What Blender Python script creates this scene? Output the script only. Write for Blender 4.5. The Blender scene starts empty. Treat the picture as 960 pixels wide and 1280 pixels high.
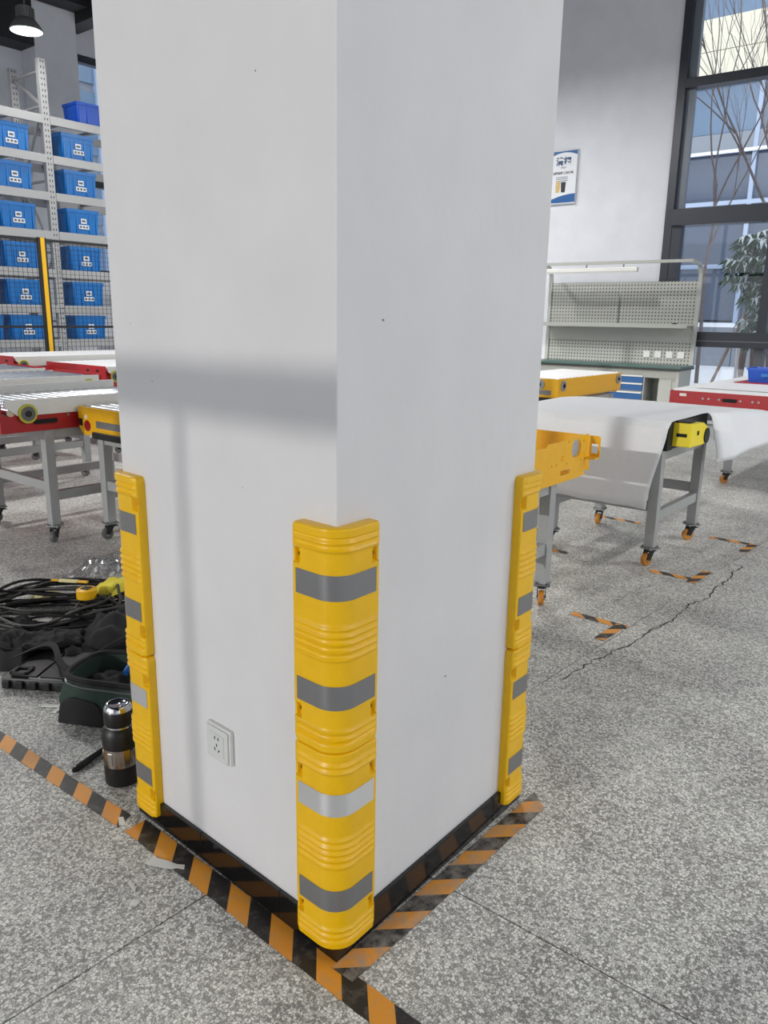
import bpy, bmesh, math, random
from mathutils import Vector, Matrix, noise
random.seed(7)
S = bpy.context.scene
COL = bpy.context.collection
PI = math.pi
R = math.radians

# ------------------------------------------------------------------ camera
CAM = Vector((-1.1077, -1.0144, 1.4293))
YAW, PITCH, ROLL, FPX = 0.6793, 0.2436, 0.0157, 978.24
f_ = Vector((math.cos(PITCH)*math.cos(YAW), math.cos(PITCH)*math.sin(YAW), -math.sin(PITCH)))
r_ = Vector((math.sin(YAW), -math.cos(YAW), 0)); u_ = r_.cross(f_)
r2 = r_*math.cos(ROLL) + u_*math.sin(ROLL); u2 = -r_*math.sin(ROLL) + u_*math.cos(ROLL)
cd = bpy.data.cameras.new('camera'); cam = bpy.data.objects.new('camera', cd); COL.objects.link(cam)
m = Matrix((r2, u2, -f_)).transposed().to_4x4(); m.translation = CAM
cam.matrix_world = m
cd.sensor_fit = 'HORIZONTAL'; cd.sensor_width = 36.0; cd.lens = FPX/960*36.0
cd.clip_start = 0.02; cd.clip_end = 200
S.camera = cam

# ------------------------------------------------------------------ world, sun, exposure
w = bpy.data.worlds.new('overcast'); S.world = w; w.use_nodes = True
bg = w.node_tree.nodes['Background']; bg.inputs[0].default_value = (0.94, 0.97, 1.0, 1); bg.inputs[1].default_value = 1.5
sd = bpy.data.lights.new('sun', 'SUN'); sd.energy = 1.0; sd.angle = R(0.55); sd.color = (1, 0.97, 0.92)
so = bpy.data.objects.new('sun', sd); COL.objects.link(so)
so.rotation_euler = Vector((1, -0.16, -math.tan(R(14)))).to_track_quat('-Z', 'Y').to_euler()
LAMP_W = 130.0
S.view_settings.view_transform = 'Standard'; S.view_settings.look = 'None'
S.view_settings.exposure = 0.04; S.view_settings.gamma = 1.0; S.view_settings.use_curve_mapping = False
def portal(name, loc, direction, sx, sy, up='Z'):
    l = bpy.data.lights.new(name, 'AREA'); l.shape = 'RECTANGLE'; l.size = sx; l.size_y = sy
    l.cycles.is_portal = True
    o = bpy.data.objects.new(name, l); COL.objects.link(o); o.location = loc
    o.rotation_euler = Vector(direction).to_track_quat('-Z', 'Y').to_euler()
    return o
portal('daylight_portal', (10.95, -1.5, 3.0), (-1, 0, 0), 9.6, 5.8)
portal('daylight_portal', (-7.1, 3.5, 2.95), (1, 0, 0), 10.0, 5.3)
portal('daylight_portal', (1.5, -7.1, 2.95), (0, 1, 0), 12.0, 5.3)
portal('daylight_portal', (8.6, 13.1, 4.0), (0, -1, 0), 2.8, 3.8)

# ------------------------------------------------------------------ helpers
def lin(c):
    return tuple((x/255/12.92 if x/255 <= 0.04045 else ((x/255+0.055)/1.055)**2.4) for x in c)
def tag(o, label=None, cat=None, group=None, kind=None):
    if label: o['label'] = label
    if cat: o['category'] = cat
    if group: o['group'] = group
    if kind: o['kind'] = kind
    return o
def mat(name, rgb, rough=0.5, metal=0.0, var=0.0, vscale=20.0, bump=0.0, bscale=60.0, coat=0.0, spec=0.5):
    m = bpy.data.materials.new(name); m.use_nodes = True
    nt = m.node_tree; b = nt.nodes['Principled BSDF']
    c = lin(rgb)
    b.inputs['Base Color'].default_value = (*c, 1); b.inputs['Roughness'].default_value = rough
    b.inputs['Metallic'].default_value = metal; b.inputs['Coat Weight'].default_value = coat
    b.inputs['Specular IOR Level'].default_value = spec
    if var or bump:
        tc = nt.nodes.new('ShaderNodeTexCoord')
    if var:
        n = nt.nodes.new('ShaderNodeTexNoise'); n.inputs['Scale'].default_value = vscale; n.inputs['Detail'].default_value = 5
        nt.links.new(tc.outputs['Object'], n.inputs['Vector'])
        rp = nt.nodes.new('ShaderNodeValToRGB'); rp.color_ramp.elements[0].position = 0.3; rp.color_ramp.elements[1].position = 0.7
        rp.color_ramp.elements[0].color = (*[x*(1-var) for x in c], 1); rp.color_ramp.elements[1].color = (*[min(1, x*(1+var)) for x in c], 1)
        nt.links.new(n.outputs['Fac'], rp.inputs['Fac']); nt.links.new(rp.outputs['Color'], b.inputs['Base Color'])
    if bump:
        n2 = nt.nodes.new('ShaderNodeTexNoise'); n2.inputs['Scale'].default_value = bscale; n2.inputs['Detail'].default_value = 4
        nt.links.new(tc.outputs['Object'], n2.inputs['Vector'])
        bp = nt.nodes.new('ShaderNodeBump'); bp.inputs['Strength'].default_value = bump; bp.inputs['Distance'].default_value = 0.01
        nt.links.new(n2.outputs['Fac'], bp.inputs['Height']); nt.links.new(bp.outputs['Normal'], b.inputs['Normal'])
    return m
def emit(name, rgb, strength):
    m = bpy.data.materials.new(name); m.use_nodes = True
    b = m.node_tree.nodes['Principled BSDF']
    b.inputs['Base Color'].default_value = (*lin(rgb), 1)
    b.inputs['Emission Color'].default_value = (*lin(rgb), 1); b.inputs['Emission Strength'].default_value = strength
    return m

class MB:
    def __init__(s): s.v = []; s.f = []
    def add(s, vs, fs):
        o = len(s.v); s.v += [tuple(v) for v in vs]; s.f += [tuple(i+o for i in f) for f in fs]; return s
    def box(s, x0, x1, y0, y1, z0, z1, M=None):
        vs = [Vector((x, y, z)) for z in (z0, z1) for y in (y0, y1) for x in (x0, x1)]
        if M is not None: vs = [M @ v for v in vs]
        return s.add(vs, [(0, 2, 3, 1), (4, 5, 7, 6), (0, 1, 5, 4), (2, 6, 7, 3), (0, 4, 6, 2), (1, 3, 7, 5)])
    def cyl(s, p0, p1, r0, r1=None, n=16, caps=True):
        p0 = Vector(p0); p1 = Vector(p1); r1 = r0 if r1 is None else r1
        d = (p1-p0).normalized(); a = d.orthogonal().normalized(); b = d.cross(a)
        vs = []
        for p, r in ((p0, r0), (p1, r1)):
            vs += [p + (a*math.cos(2*PI*i/n) + b*math.sin(2*PI*i/n))*r for i in range(n)]
        fs = [(i, (i+1) % n, n+(i+1) % n, n+i) for i in range(n)]
        if caps: fs += [tuple(range(n-1, -1, -1)), tuple(range(n, 2*n))]
        return s.add(vs, fs)
    def bar(s, p0, p1, wd, ht, up=(0, 0, 1)):
        p0 = Vector(p0); p1 = Vector(p1); d = (p1-p0).normalized(); up = Vector(up)
        a = d.cross(up).normalized(); b = a.cross(d)
        vs = [p + a*i*wd/2 + b*j*ht/2 for p in (p0, p1) for (i, j) in ((-1, -1), (1, -1), (1, 1), (-1, 1))]
        return s.add(vs, [(0, 1, 2, 3), (7, 6, 5, 4), (0, 4, 5, 1), (1, 5, 6, 2), (2, 6, 7, 3), (3, 7, 4, 0)])
    def tube(s, pts, r, n=6, closed=False):
        pts = [Vector(p) for p in pts]; N = len(pts); vs = []; a = None
        for i, p in enumerate(pts):
            q0 = pts[(i-1) % N] if (closed or i) else p; q1 = pts[(i+1) % N] if (closed or i < N-1) else p
            d = (q1-q0); d = d.normalized() if d.length > 1e-9 else Vector((1, 0, 0))
            if a is None: a = d.orthogonal().normalized()
            a = (a - d*a.dot(d)); a = a.normalized() if a.length > 1e-6 else d.orthogonal().normalized()
            b = d.cross(a); rr = r[i] if isinstance(r, (list, tuple)) else r
            vs += [p + (a*math.cos(2*PI*k/n) + b*math.sin(2*PI*k/n))*rr for k in range(n)]
        fs = []
        for i in range(N if closed else N-1):
            j = (i+1) % N
            fs += [(i*n+k, i*n+(k+1) % n, j*n+(k+1) % n, j*n+k) for k in range(n)]
        if not closed: fs += [tuple(range(n-1, -1, -1)), tuple(range((N-1)*n, N*n))]
        return s.add(vs, fs)
    def prism(s, poly, d, M=None):   # poly: list of 3D points, d: extrusion vector
        n = len(poly); d = Vector(d); vs = [Vector(p) for p in poly] + [Vector(p)+d for p in poly]
        if M is not None: vs = [M @ v for v in vs]
        return s.add(vs, [tuple(range(n-1, -1, -1)), tuple(range(n, 2*n))] + [(i, (i+1) % n, n+(i+1) % n, n+i) for i in range(n)])
    def lathe(s, prof, n=32, c=(0, 0, 0)):
        vs = []; N = len(prof)
        for (r, z) in prof: vs += [(c[0]+r*math.cos(2*PI*k/n), c[1]+r*math.sin(2*PI*k/n), c[2]+z) for k in range(n)]
        fs = [(i*n+k, i*n+(k+1) % n, (i+1)*n+(k+1) % n, (i+1)*n+k) for i in range(N-1) for k in range(n)]
        return s.add(vs, fs + [tuple(range(n-1, -1, -1)), tuple(range((N-1)*n, N*n))])
    def mesh(s, name, mt, bevel=0.0, smooth=False, seg=2):
        me = bpy.data.meshes.new(name); me.from_pydata(s.v, [], s.f); me.update()
        bm = bmesh.new(); bm.from_mesh(me)
        bmesh.ops.recalc_face_normals(bm, faces=bm.faces)
        if bevel:
            es = [e for e in bm.edges if len(e.link_faces) == 2 and e.calc_face_angle(0) > 0.5]
            bmesh.ops.bevel(bm, geom=es, offset=bevel, segments=seg, affect='EDGES', profile=0.5, clamp_overlap=True)
        if smooth:
            for f in bm.faces: f.smooth = True
            for e in bm.edges:
                if len(e.link_faces) == 2 and e.calc_face_angle(0) > R(38): e.smooth = False
        bm.to_mesh(me); bm.free()
        me.materials.append(mt)
        return me
    def build(s, name, mt, parent=None, bevel=0.0, smooth=False, loc=None, rz=0, seg=2):
        return link(name, s.mesh(name, mt, bevel, smooth, seg), parent, loc, rz)
def link(name, me, parent=None, loc=None, rz=0):
    o = bpy.data.objects.new(name, me); COL.objects.link(o)
    if parent: o.parent = parent
    if loc is not None: o.location = loc
    if rz: o.rotation_euler.z = rz
    return o
def empty(name, loc=(0, 0, 0), rz=0):
    o = bpy.data.objects.new(name, None); COL.objects.link(o); o.location = loc; o.rotation_euler.z = rz
    o.empty_display_size = 0.1
    return o
def copy_tree(o, parent=None):
    c = o.copy(); COL.objects.link(c); c.parent = parent
    for ch in [x for x in list(COL.objects) if x.parent == o]: copy_tree(ch, c)
    return c
def B(x0, x1, y0, y1, z0, z1, M=None): return MB().box(x0, x1, y0, y1, z0, z1, M)
def struct(o): o['kind'] = 'structure'; return o
def smoothstep(a, b, x):
    t = max(0, min(1, (x-a)/(b-a))); return t*t*(3-2*t)

# ------------------------------------------------------------------ materials
def node_mat(name):
    m = bpy.data.materials.new(name); m.use_nodes = True
    return m, m.node_tree, m.node_tree.nodes['Principled BSDF']
def terrazzo():
    m, nt, b = node_mat('terrazzo'); N = nt.nodes.new; L = nt.links.new
    tc = N('ShaderNodeTexCoord')
    wob = N('ShaderNodeTexNoise'); wob.inputs['Scale'].default_value = 60; L(tc.outputs['Object'], wob.inputs['Vector'])
    mx = N('ShaderNodeMix'); mx.data_type = 'VECTOR'; mx.inputs[0].default_value = 0.012
    L(tc.outputs['Object'], mx.inputs[4]); L(wob.outputs['Color'], mx.inputs[5])
    def chips(scale, lo, hi, th0, th1):
        v = N('ShaderNodeTexVoronoi'); v.feature = 'F1'; v.inputs['Scale'].default_value = scale; L(mx.outputs[1], v.inputs['Vector'])
        e = N('ShaderNodeTexVoronoi'); e.feature = 'DISTANCE_TO_EDGE'; e.inputs['Scale'].default_value = scale; L(mx.outputs[1], e.inputs['Vector'])
        mask = N('ShaderNodeValToRGB'); mask.color_ramp.elements[0].position = th0; mask.color_ramp.elements[1].position = th1; L(e.outputs['Distance'], mask.inputs['Fac'])
        sep = N('ShaderNodeSeparateColor'); L(v.outputs['Color'], sep.inputs[0])
        cr = N('ShaderNodeValToRGB'); cr.color_ramp.interpolation = 'LINEAR'
        cr.color_ramp.elements[0].color = (*lin(lo), 1); cr.color_ramp.elements[1].color = (*lin(hi), 1)
        cr.color_ramp.elements[0].position = 0.1; cr.color_ramp.elements[1].position = 0.75
        L(sep.outputs[0], cr.inputs['Fac'])
        sel = N('ShaderNodeMath'); sel.operation = 'GREATER_THAN'; sel.inputs[1].default_value = 0.34; L(sep.outputs[1], sel.inputs[0])
        mul = N('ShaderNodeMath'); mul.operation = 'MULTIPLY'; L(mask.outputs['Color'], mul.inputs[0]); L(sel.outputs[0], mul.inputs[1])
        return cr.outputs['Color'], mul.outputs[0]
    c1, m1 = chips(122, (216, 216, 211), (255, 255, 250), 0.05, 0.12)
    c2, m2 = chips(300, (146, 146, 143), (236, 236, 230), 0.06, 0.16)
    # cement with slow stains
    st = N('ShaderNodeTexNoise'); st.inputs['Scale'].default_value = 2.3; st.inputs['Detail'].default_value = 6; st.inputs['Roughness'].default_value = 0.62; L(tc.outputs['Object'], st.inputs['Vector'])
    cem = N('ShaderNodeValToRGB'); cem.color_ramp.elements[0].color = (*lin((134, 133, 131)), 1); cem.color_ramp.elements[1].color = (*lin((164, 164, 160)), 1)
    cem.color_ramp.elements[0].position = 0.35; cem.color_ramp.elements[1].position = 0.65; L(st.outputs['Fac'], cem.inputs['Fac'])
    a = N('ShaderNodeMix'); a.data_type = 'RGBA'; L(m2, a.inputs[0]); L(cem.outputs['Color'], a.inputs[6]); L(c2, a.inputs[7])
    c = N('ShaderNodeMix'); c.data_type = 'RGBA'; L(m1, c.inputs[0]); L(a.outputs[2], c.inputs[6]); L(c1, c.inputs[7])
    dirt = N('ShaderNodeValToRGB'); dirt.color_ramp.elements[0].position = 0.36; dirt.color_ramp.elements[1].position = 0.6
    dirt.color_ramp.elements[0].color = (0.84, 0.835, 0.84, 1); dirt.color_ramp.elements[1].color = (1, 1, 1, 1); L(st.outputs['Fac'], dirt.inputs['Fac'])
    mul = N('ShaderNodeMix'); mul.data_type = 'RGBA'; mul.blend_type = 'MULTIPLY'; mul.inputs[0].default_value = 1
    L(c.outputs[2], mul.inputs[6]); L(dirt.outputs['Color'], mul.inputs[7])
    L(mul.outputs[2], b.inputs['Base Color'])
    b.inputs['Roughness'].default_value = 0.42; b.inputs['Specular IOR Level'].default_value = 0.4
    return m
def plaster(name, rgb, spots=True):
    m, nt, b = node_mat(name); N = nt.nodes.new; L = nt.links.new
    tc = N('ShaderNodeTexCoord'); c = lin(rgb)
    n = N('ShaderNodeTexNoise'); n.inputs['Scale'].default_value = 3.5; n.inputs['Detail'].default_value = 7; L(tc.outputs['Object'], n.inputs['Vector'])
    rp = N('ShaderNodeValToRGB'); rp.color_ramp.elements[0].position = 0.3; rp.color_ramp.elements[1].position = 0.7
    rp.color_ramp.elements[0].color = (*[x*0.955 for x in c], 1); rp.color_ramp.elements[1].color = (*[min(1, x*1.02) for x in c], 1); L(n.outputs['Fac'], rp.inputs['Fac'])
    out = rp.outputs['Color']
    if spots:   # small scuffs and chips in the paint
        mp = N('ShaderNodeMapping'); mp.inputs['Rotation'].default_value = (0.5, 0.4, 0.7); mp.inputs['Scale'].default_value = (1, 2.2, 1.6); L(tc.outputs['Object'], mp.inputs['Vector'])
        v = N('ShaderNodeTexVoronoi'); v.inputs['Scale'].default_value = 5.5; L(mp.outputs[0], v.inputs['Vector'])
        lt = N('ShaderNodeMath'); lt.operation = 'LESS_THAN'; lt.inputs[1].default_value = 0.022; L(v.outputs['Distance'], lt.inputs[0])
        mx = N('ShaderNodeMix'); mx.data_type = 'RGBA'; mx.inputs[7].default_value = (*lin((120, 118, 116)), 1)
        L(lt.outputs[0], mx.inputs[0]); L(out, mx.inputs[6]); out = mx.outputs[2]
    L(out, b.inputs['Base Color']); b.inputs['Roughness'].default_value = 0.62
    n2 = N('ShaderNodeTexNoise'); n2.inputs['Scale'].default_value = 9; n2.inputs['Detail'].default_value = 8; L(tc.outputs['Object'], n2.inputs['Vector'])
    bp = N('ShaderNodeBump'); bp.inputs['Strength'].default_value = 0.16; bp.inputs['Distance'].default_value = 0.02
    L(n2.outputs['Fac'], bp.inputs['Height']); L(bp.outputs['Normal'], b.inputs['Normal'])
    return m
def stripe_mat(name, period, orange, black, flip=1, phase=0.0, wear=0.5):
    m, nt, b = node_mat(name); N = nt.nodes.new; L = nt.links.new
    tc = N('ShaderNodeTexCoord'); sx = N('ShaderNodeSeparateXYZ'); L(tc.outputs['Object'], sx.inputs[0])
    ym = N('ShaderNodeMath'); ym.operation = 'MULTIPLY_ADD'; ym.inputs[1].default_value = flip; L(sx.outputs[1], ym.inputs[0]); L(sx.outputs[0], ym.inputs[2])
    dv = N('ShaderNodeMath'); dv.operation = 'MULTIPLY_ADD'; dv.inputs[1].default_value = 1/period; dv.inputs[2].default_value = phase+100; L(ym.outputs[0], dv.inputs[0])
    fr = N('ShaderNodeMath'); fr.operation = 'FRACT'; L(dv.outputs[0], fr.inputs[0])
    gt = N('ShaderNodeMath'); gt.operation = 'GREATER_THAN'; gt.inputs[1].default_value = 0.5; L(fr.outputs[0], gt.inputs[0])
    mx = N('ShaderNodeMix'); mx.data_type = 'RGBA'; mx.inputs[6].default_value = (*lin(orange), 1); mx.inputs[7].default_value = (*lin(black), 1); L(gt.outputs[0], mx.inputs[0])
    # dust and scratches
    n = N('ShaderNodeTexNoise'); n.inputs['Scale'].default_value = 26; n.inputs['Detail'].default_value = 8; n.inputs['Roughness'].default_value = 0.7; L(tc.outputs['Object'], n.inputs['Vector'])
    rp = N('ShaderNodeValToRGB'); rp.color_ramp.elements[0].position = 0.50 if wear < .9 else .40; rp.color_ramp.elements[1].position = 0.78 if wear < .9 else .72
    rp.color_ramp.elements[0].color = (0, 0, 0, 1); rp.color_ramp.elements[1].color = (wear, wear, wear, 1); L(n.outputs['Fac'], rp.inputs['Fac'])
    m2 = N('ShaderNodeMix'); m2.data_type = 'RGBA'; m2.inputs[7].default_value = (*lin((168, 162, 154)), 1); L(rp.outputs['Color'], m2.inputs[0]); L(mx.outputs[2], m2.inputs[6])
    L(m2.outputs[2], b.inputs['Base Color']); b.inputs['Roughness'].default_value = 0.42
    return m
def dots_mat(name, base, hole, pitch, rad, axes=(1, 2)):
    m, nt, b = node_mat(name); N = nt.nodes.new; L = nt.links.new
    tc = N('ShaderNodeTexCoord'); sx = N('ShaderNodeSeparateXYZ'); L(tc.outputs['Object'], sx.inputs[0])
    sq = []
    for a in axes:
        d = N('ShaderNodeMath'); d.operation = 'MULTIPLY_ADD'; d.inputs[1].default_value = 1/pitch; d.inputs[2].default_value = 100; L(sx.outputs[a], d.inputs[0])
        fr = N('ShaderNodeMath'); fr.operation = 'FRACT'; L(d.outputs[0], fr.inputs[0])
        sb = N('ShaderNodeMath'); sb.operation = 'SUBTRACT'; sb.inputs[1].default_value = 0.5; L(fr.outputs[0], sb.inputs[0])
        ab = N('ShaderNodeMath'); ab.operation = 'ABSOLUTE'; L(sb.outputs[0], ab.inputs[0]); sq.append(ab)
    mxm = N('ShaderNodeMath'); mxm.operation = 'MAXIMUM'; L(sq[0].outputs[0], mxm.inputs[0]); L(sq[1].outputs[0], mxm.inputs[1])
    lt = N('ShaderNodeMath'); lt.operation = 'LESS_THAN'; lt.inputs[1].default_value = rad; L(mxm.outputs[0], lt.inputs[0])
    mx = N('ShaderNodeMix'); mx.data_type = 'RGBA'; mx.inputs[6].default_value = (*lin(base), 1); mx.inputs[7].default_value = (*lin(hole), 1)
    L(lt.outputs[0], mx.inputs[0]); L(mx.outputs[2], b.inputs['Base Color']); b.inputs['Roughness'].default_value = 0.45
    return m
def glass_mat(name, gloss=0.03, tint=(0.93, 0.96, 1.0), rough=0.0):
    m = bpy.data.materials.new(name); m.use_nodes = True; nt = m.node_tree; nt.nodes.clear()
    o = nt.nodes.new('ShaderNodeOutputMaterial'); t = nt.nodes.new('ShaderNodeBsdfTransparent'); t.inputs[0].default_value = (*tint, 1)
    g = nt.nodes.new('ShaderNodeBsdfGlossy'); g.inputs['Roughness'].default_value = rough
    x = nt.nodes.new('ShaderNodeMixShader'); x.inputs[0].default_value = gloss
    nt.links.new(t.outputs[0], x.inputs[1]); nt.links.new(g.outputs[0], x.inputs[2]); nt.links.new(x.outputs[0], o.inputs[0])
    return m
M = dict(
    terrazzo=terrazzo(), grout=mat('joint_filler', (104, 102, 98), 0.8),
    column=plaster('column_paint', (222, 221, 223)), wall=plaster('wall_paint', (226, 229, 236), False),
    dark_ceiling=mat('dark_ceiling_paint', (44, 44, 46), 0.8, var=0.1), beam=mat('dark_beam', (36, 37, 39), 0.6),
    yellow=mat('guard_yellow', (240, 188, 0), 0.34, var=0.03, vscale=30, bump=0.02, bscale=300),
    strip=mat('reflective_film', (136, 136, 138), 0.36, 0.5, var=0.03, vscale=400),
    strip_glare=mat('reflective_film_glare', (244, 245, 248), 0.42, 1.0, var=0.02, vscale=300),  # lighter copy of the film, with the glare put into its colour
    screw=mat('screw', (138, 96, 22), 0.4, 0.4),
    black_tile=mat('black_gloss_tile', (22, 21, 21), 0.12, var=0.3, vscale=9, spec=0.6),
    socket=mat('socket_plastic', (226, 227, 226), 0.35), socket_panel=mat('socket_panel', (212, 214, 213), 0.4), hole=mat('dark_hole', (16, 16, 17), 0.8),
    white_metal=mat('white_coated_steel', (228, 228, 224), 0.35, var=0.02), red=mat('red_coated_steel', (170, 24, 34), 0.4, var=0.05),
    cyellow=mat('yellow_coated_steel', (240, 180, 20), 0.4, var=0.03), lemon=mat('lemon_plastic', (244, 222, 44), 0.45),
    grey_frame=mat('grey_frame_paint', (164, 166, 166), 0.45, var=0.03), silver=mat('zinc_roller', (205, 208, 212), 0.22, 1.0),
    white_roller=mat('white_roller', (232, 233, 235), 0.35), rubber=mat('black_rubber', (20, 20, 21), 0.6), caster_orange=mat('orange_wheel', (196, 128, 40), 0.5),
    caster_grey=mat('grey_wheel', (96, 98, 98), 0.5), zinc=mat('zinc_plate', (150, 152, 154), 0.35, 0.8), yelgreen=mat('belt_rim', (188, 184, 52), 0.5),
    reflector_red=mat('red_reflector', (150, 26, 34), 0.3), foam=mat('foam_sheet', (236, 238, 242), 0.55, var=0.015, vscale=40, bump=0.12, bscale=160),
    crate=mat('blue_crate', (0, 112, 190), 0.42, var=0.06, vscale=6), bin=mat('blue_bin', (14, 84, 196), 0.42), paper=mat('paper_label', (228, 232, 236), 0.6), print_grey=mat('print_grey', (92, 100, 112), 0.6),
    rack=mat('rack_grey', (170, 171, 172), 0.42, 0.1), deck=mat('rack_deck', (150, 152, 154), 0.5), fence_black=mat('fence_black', (24, 24, 26), 0.5),
    post_yellow=mat('post_yellow', (244, 190, 10), 0.45), frame_dark=mat('window_frame', (58, 62, 70), 0.4, 0.1), frame_grey=mat('window_reveal', (118, 126, 138), 0.4),
    glass=glass_mat('window_glass'), bench=mat('bench_grey', (178, 180, 174), 0.45), bench_top=mat('bench_top_green', (66, 98, 92), 0.35), bench_edge=mat('bench_edge', (20, 22, 22), 0.4),
    peg=dots_mat('pegboard_steel', (176, 178, 172), (70, 70, 68), 0.048, 0.2), drawer=mat('drawer_blue', (10, 84, 146), 0.4),
    shade=mat('lamp_housing', (120, 122, 122), 0.5, 0.2), diffuser=emit('lamp_diffuser', (250, 252, 255), 3.0),
    black_nylon=mat('black_nylon', (21, 21, 23), 0.75, var=0.25, vscale=14, bump=0.25, bscale=220), black_plastic=mat('black_plastic', (33, 33, 36), 0.42, var=0.15, vscale=12),
    green_nylon=mat('green_nylon', (34, 56, 48), 0.75, var=0.2, vscale=10, bump=0.25, bscale=260), cable=mat('cable_black', (21, 20, 20), 0.5), cable_orange=mat('cable_orange', (206, 146, 48), 0.5),
    steel=mat('brushed_steel', (176, 168, 160), 0.22, 1.0, var=0.08, vscale=30), bottle_black=mat('bottle_black', (19, 19, 21), 0.42), chrome=mat('chrome', (210, 210, 214), 0.08, 1.0),
    tool_yellow=mat('tool_yellow', (244, 186, 24), 0.4), yellow_paper=mat('yellow_paper', (244, 226, 70), 0.7), cream=mat('cream_plastic', (232, 222, 164), 0.6), white_plastic=mat('white_plastic', (232, 232, 228), 0.5),
    clear=glass_mat('clear_film', 0.22, (0.93, 0.94, 0.96), 0.12), blue_tool=mat('blue_tool', (20, 90, 170), 0.4),
    snow=mat('snow', (248, 249, 252), 0.7, var=0.04, vscale=1.5), facade=mat('cream_facade_panel', (240, 232, 208), 0.6), facade_grey=mat('facade_grey', (150, 156, 164), 0.6),
    facade_glass=mat('facade_glass', (88, 98, 116), 0.12, 0.0, spec=0.9), facade_glass2=mat('facade_glass_pale', (104, 130, 158), 0.12, spec=0.9), mullion_blue=mat('facade_mullion', (168, 184, 208), 0.4), bark=mat('bark', (122, 110, 108), 0.85, var=0.2, vscale=30), bark_white=mat('lime_wash', (220, 216, 214), 0.8),
    wood_pole=mat('pole_wood', (160, 140, 128), 0.8), leaf=mat('leaf_green', (58, 92, 62), 0.6), leaf_snow=mat('leaf_snow', (244, 250, 250), 0.7),
    poster_white=mat('poster_white', (232, 236, 242), 0.4), poster_blue=mat('poster_blue', (16, 92, 160), 0.4), poster_dark=mat('poster_ink', (40, 70, 112), 0.5), ink_black=mat('ink_black', (36, 36, 40), 0.5), tan=mat('tan_ink', (214, 182, 120), 0.5),
    sticker=mat('sticker', (230, 224, 220), 0.5),
)
# ------------------------------------------------------------------ floor
floor = struct(B(-7.3, 11.5, -7.3, 13.3, -0.12, -0.006).build('floor', M['grout']))
JX = [-7.2, -3.245, 0.355, 3.955, 7.555, 11.3]; JY = [-7.2, -3.24, 0.385, 3.985, 7.585, 13.2]
def jl(y, x): return y - (0.046*x if abs(y) < 7 else 0)
for i in range(5):
    for j in range(5):
        x0, x1 = JX[i]+0.0025, JX[i+1]-0.0025
        pts = [(x0, jl(JY[j], x0)+0.0025), (x1, jl(JY[j], x1)+0.0025), (x1, jl(JY[j+1], x1)-0.0025), (x0, jl(JY[j+1], x0)-0.0025)]
        MB().prism([(x, y, -0.006) for x, y in pts], (0, 0, 0.006)).build('floor_slab', M['terrazzo'], floor)
ck = [(1.656, .27), (1.85, .25), (2.033, .225), (2.22, .19), (2.461, .175), (2.6, .15), (2.791, .148), (2.881, .165), (3.032, .118), (3.246, .14), (3.436, .125), (3.607, .15), (3.832, .135)]
pp = []
for (a, b_) in zip(ck[:-1], ck[1:]):
    for k in range(6):
        t = k/6; pp.append((a[0]+(b_[0]-a[0])*t+random.uniform(-.008, .008), a[1]+(b_[1]-a[1])*t+random.uniform(-.012, .012)))
mb = MB(); wv = [random.uniform(.0015, .005) for _ in pp]
mb.add([(x, y-wv[i], 0.0006) for i, (x, y) in enumerate(pp)] + [(x, y+wv[i], 0.0006) for i, (x, y) in enumerate(pp)], [(i, i+1, len(pp)+i+1, len(pp)+i) for i in range(len(pp)-1)])
mb.build('floor_crack', mat('crack_dark', (62, 60, 60), 0.9), floor)

# ------------------------------------------------------------------ room shell
H = 6.7
WR = Matrix.Translation((10.7, 3.4, 0)) @ Matrix.Rotation(0.039, 4, 'Z')     # wall with the tall window; local +y runs left, -x faces the room
mb = MB()
mb.box(0, .3, 0, 9.9, 0, H, WR).box(0, .3, -10.7, -9.7, 0, H, WR).box(0, .3, -9.7, 0, 6.1, H, WR).box(0, .3, -9.7, 0, 0, .06, WR)
wall_r = struct(mb.build('wall_right', M['wall']))
win = struct(empty('window_1')); win.matrix_world = WR
FD = M['frame_dark']
B(-.03, .16, -.11, .0, .06, 6.1).build('window_frame', FD, win); B(-.03, .16, -9.7, -9.59, .06, 6.1).build('window_frame', FD, win)
B(.06, .15, -.22, -.11, 2.98, 6.1).build('window_reveal', M['frame_grey'], win); B(-.02, .14, -.24, -.11, .06, 2.76).build('window_reveal', FD, win)
for z0, z1, th in ((4.55, 4.67, .05), (2.76, 2.98, .09), (1.09, 1.30, .09), (.06, .16, .08), (6.0, 6.1, .08)):
    o = B(-th, .14, -9.59, -.11, z0, z1).build('transom', FD, win, 0.006)
B(-.093, -.02, -9.59, -.11, 1.17, 1.18).build('transom_groove', M['frame_grey'], win)
for k in range(5): B(-.05, .14, -1.53-1.95*k, -1.41-1.95*k, .16, 2.76).build('mullion', FD, win, 0.004)
for k in range(3): B(-.05, .14, -3.5-2.6*k, -3.38-2.6*k, 2.98, 6.0).build('mullion', FD, win, 0.004)
for z0, z1 in ((.16, 1.09), (1.30, 2.76)):
    ys = [-.24]+[-1.47-1.95*k for k in range(5)]
    for a, b_ in zip(ys[:-1], ys[1:]): B(.085, .095, b_+.06, a-.0 if a == -.24 else a-.06, z0, z1).build('pane', M['glass'], win)
for z0, z1 in ((2.98, 4.55), (4.67, 6.0)):
    ys = [-.22, -3.44, -6.04, -8.64]
    for a, b_ in zip(ys[:-1], ys[1:]): B(.085, .095, b_+.06, a if a == -.22 else a-.06, z0, z1).build('pane', M['glass'], win)

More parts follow.
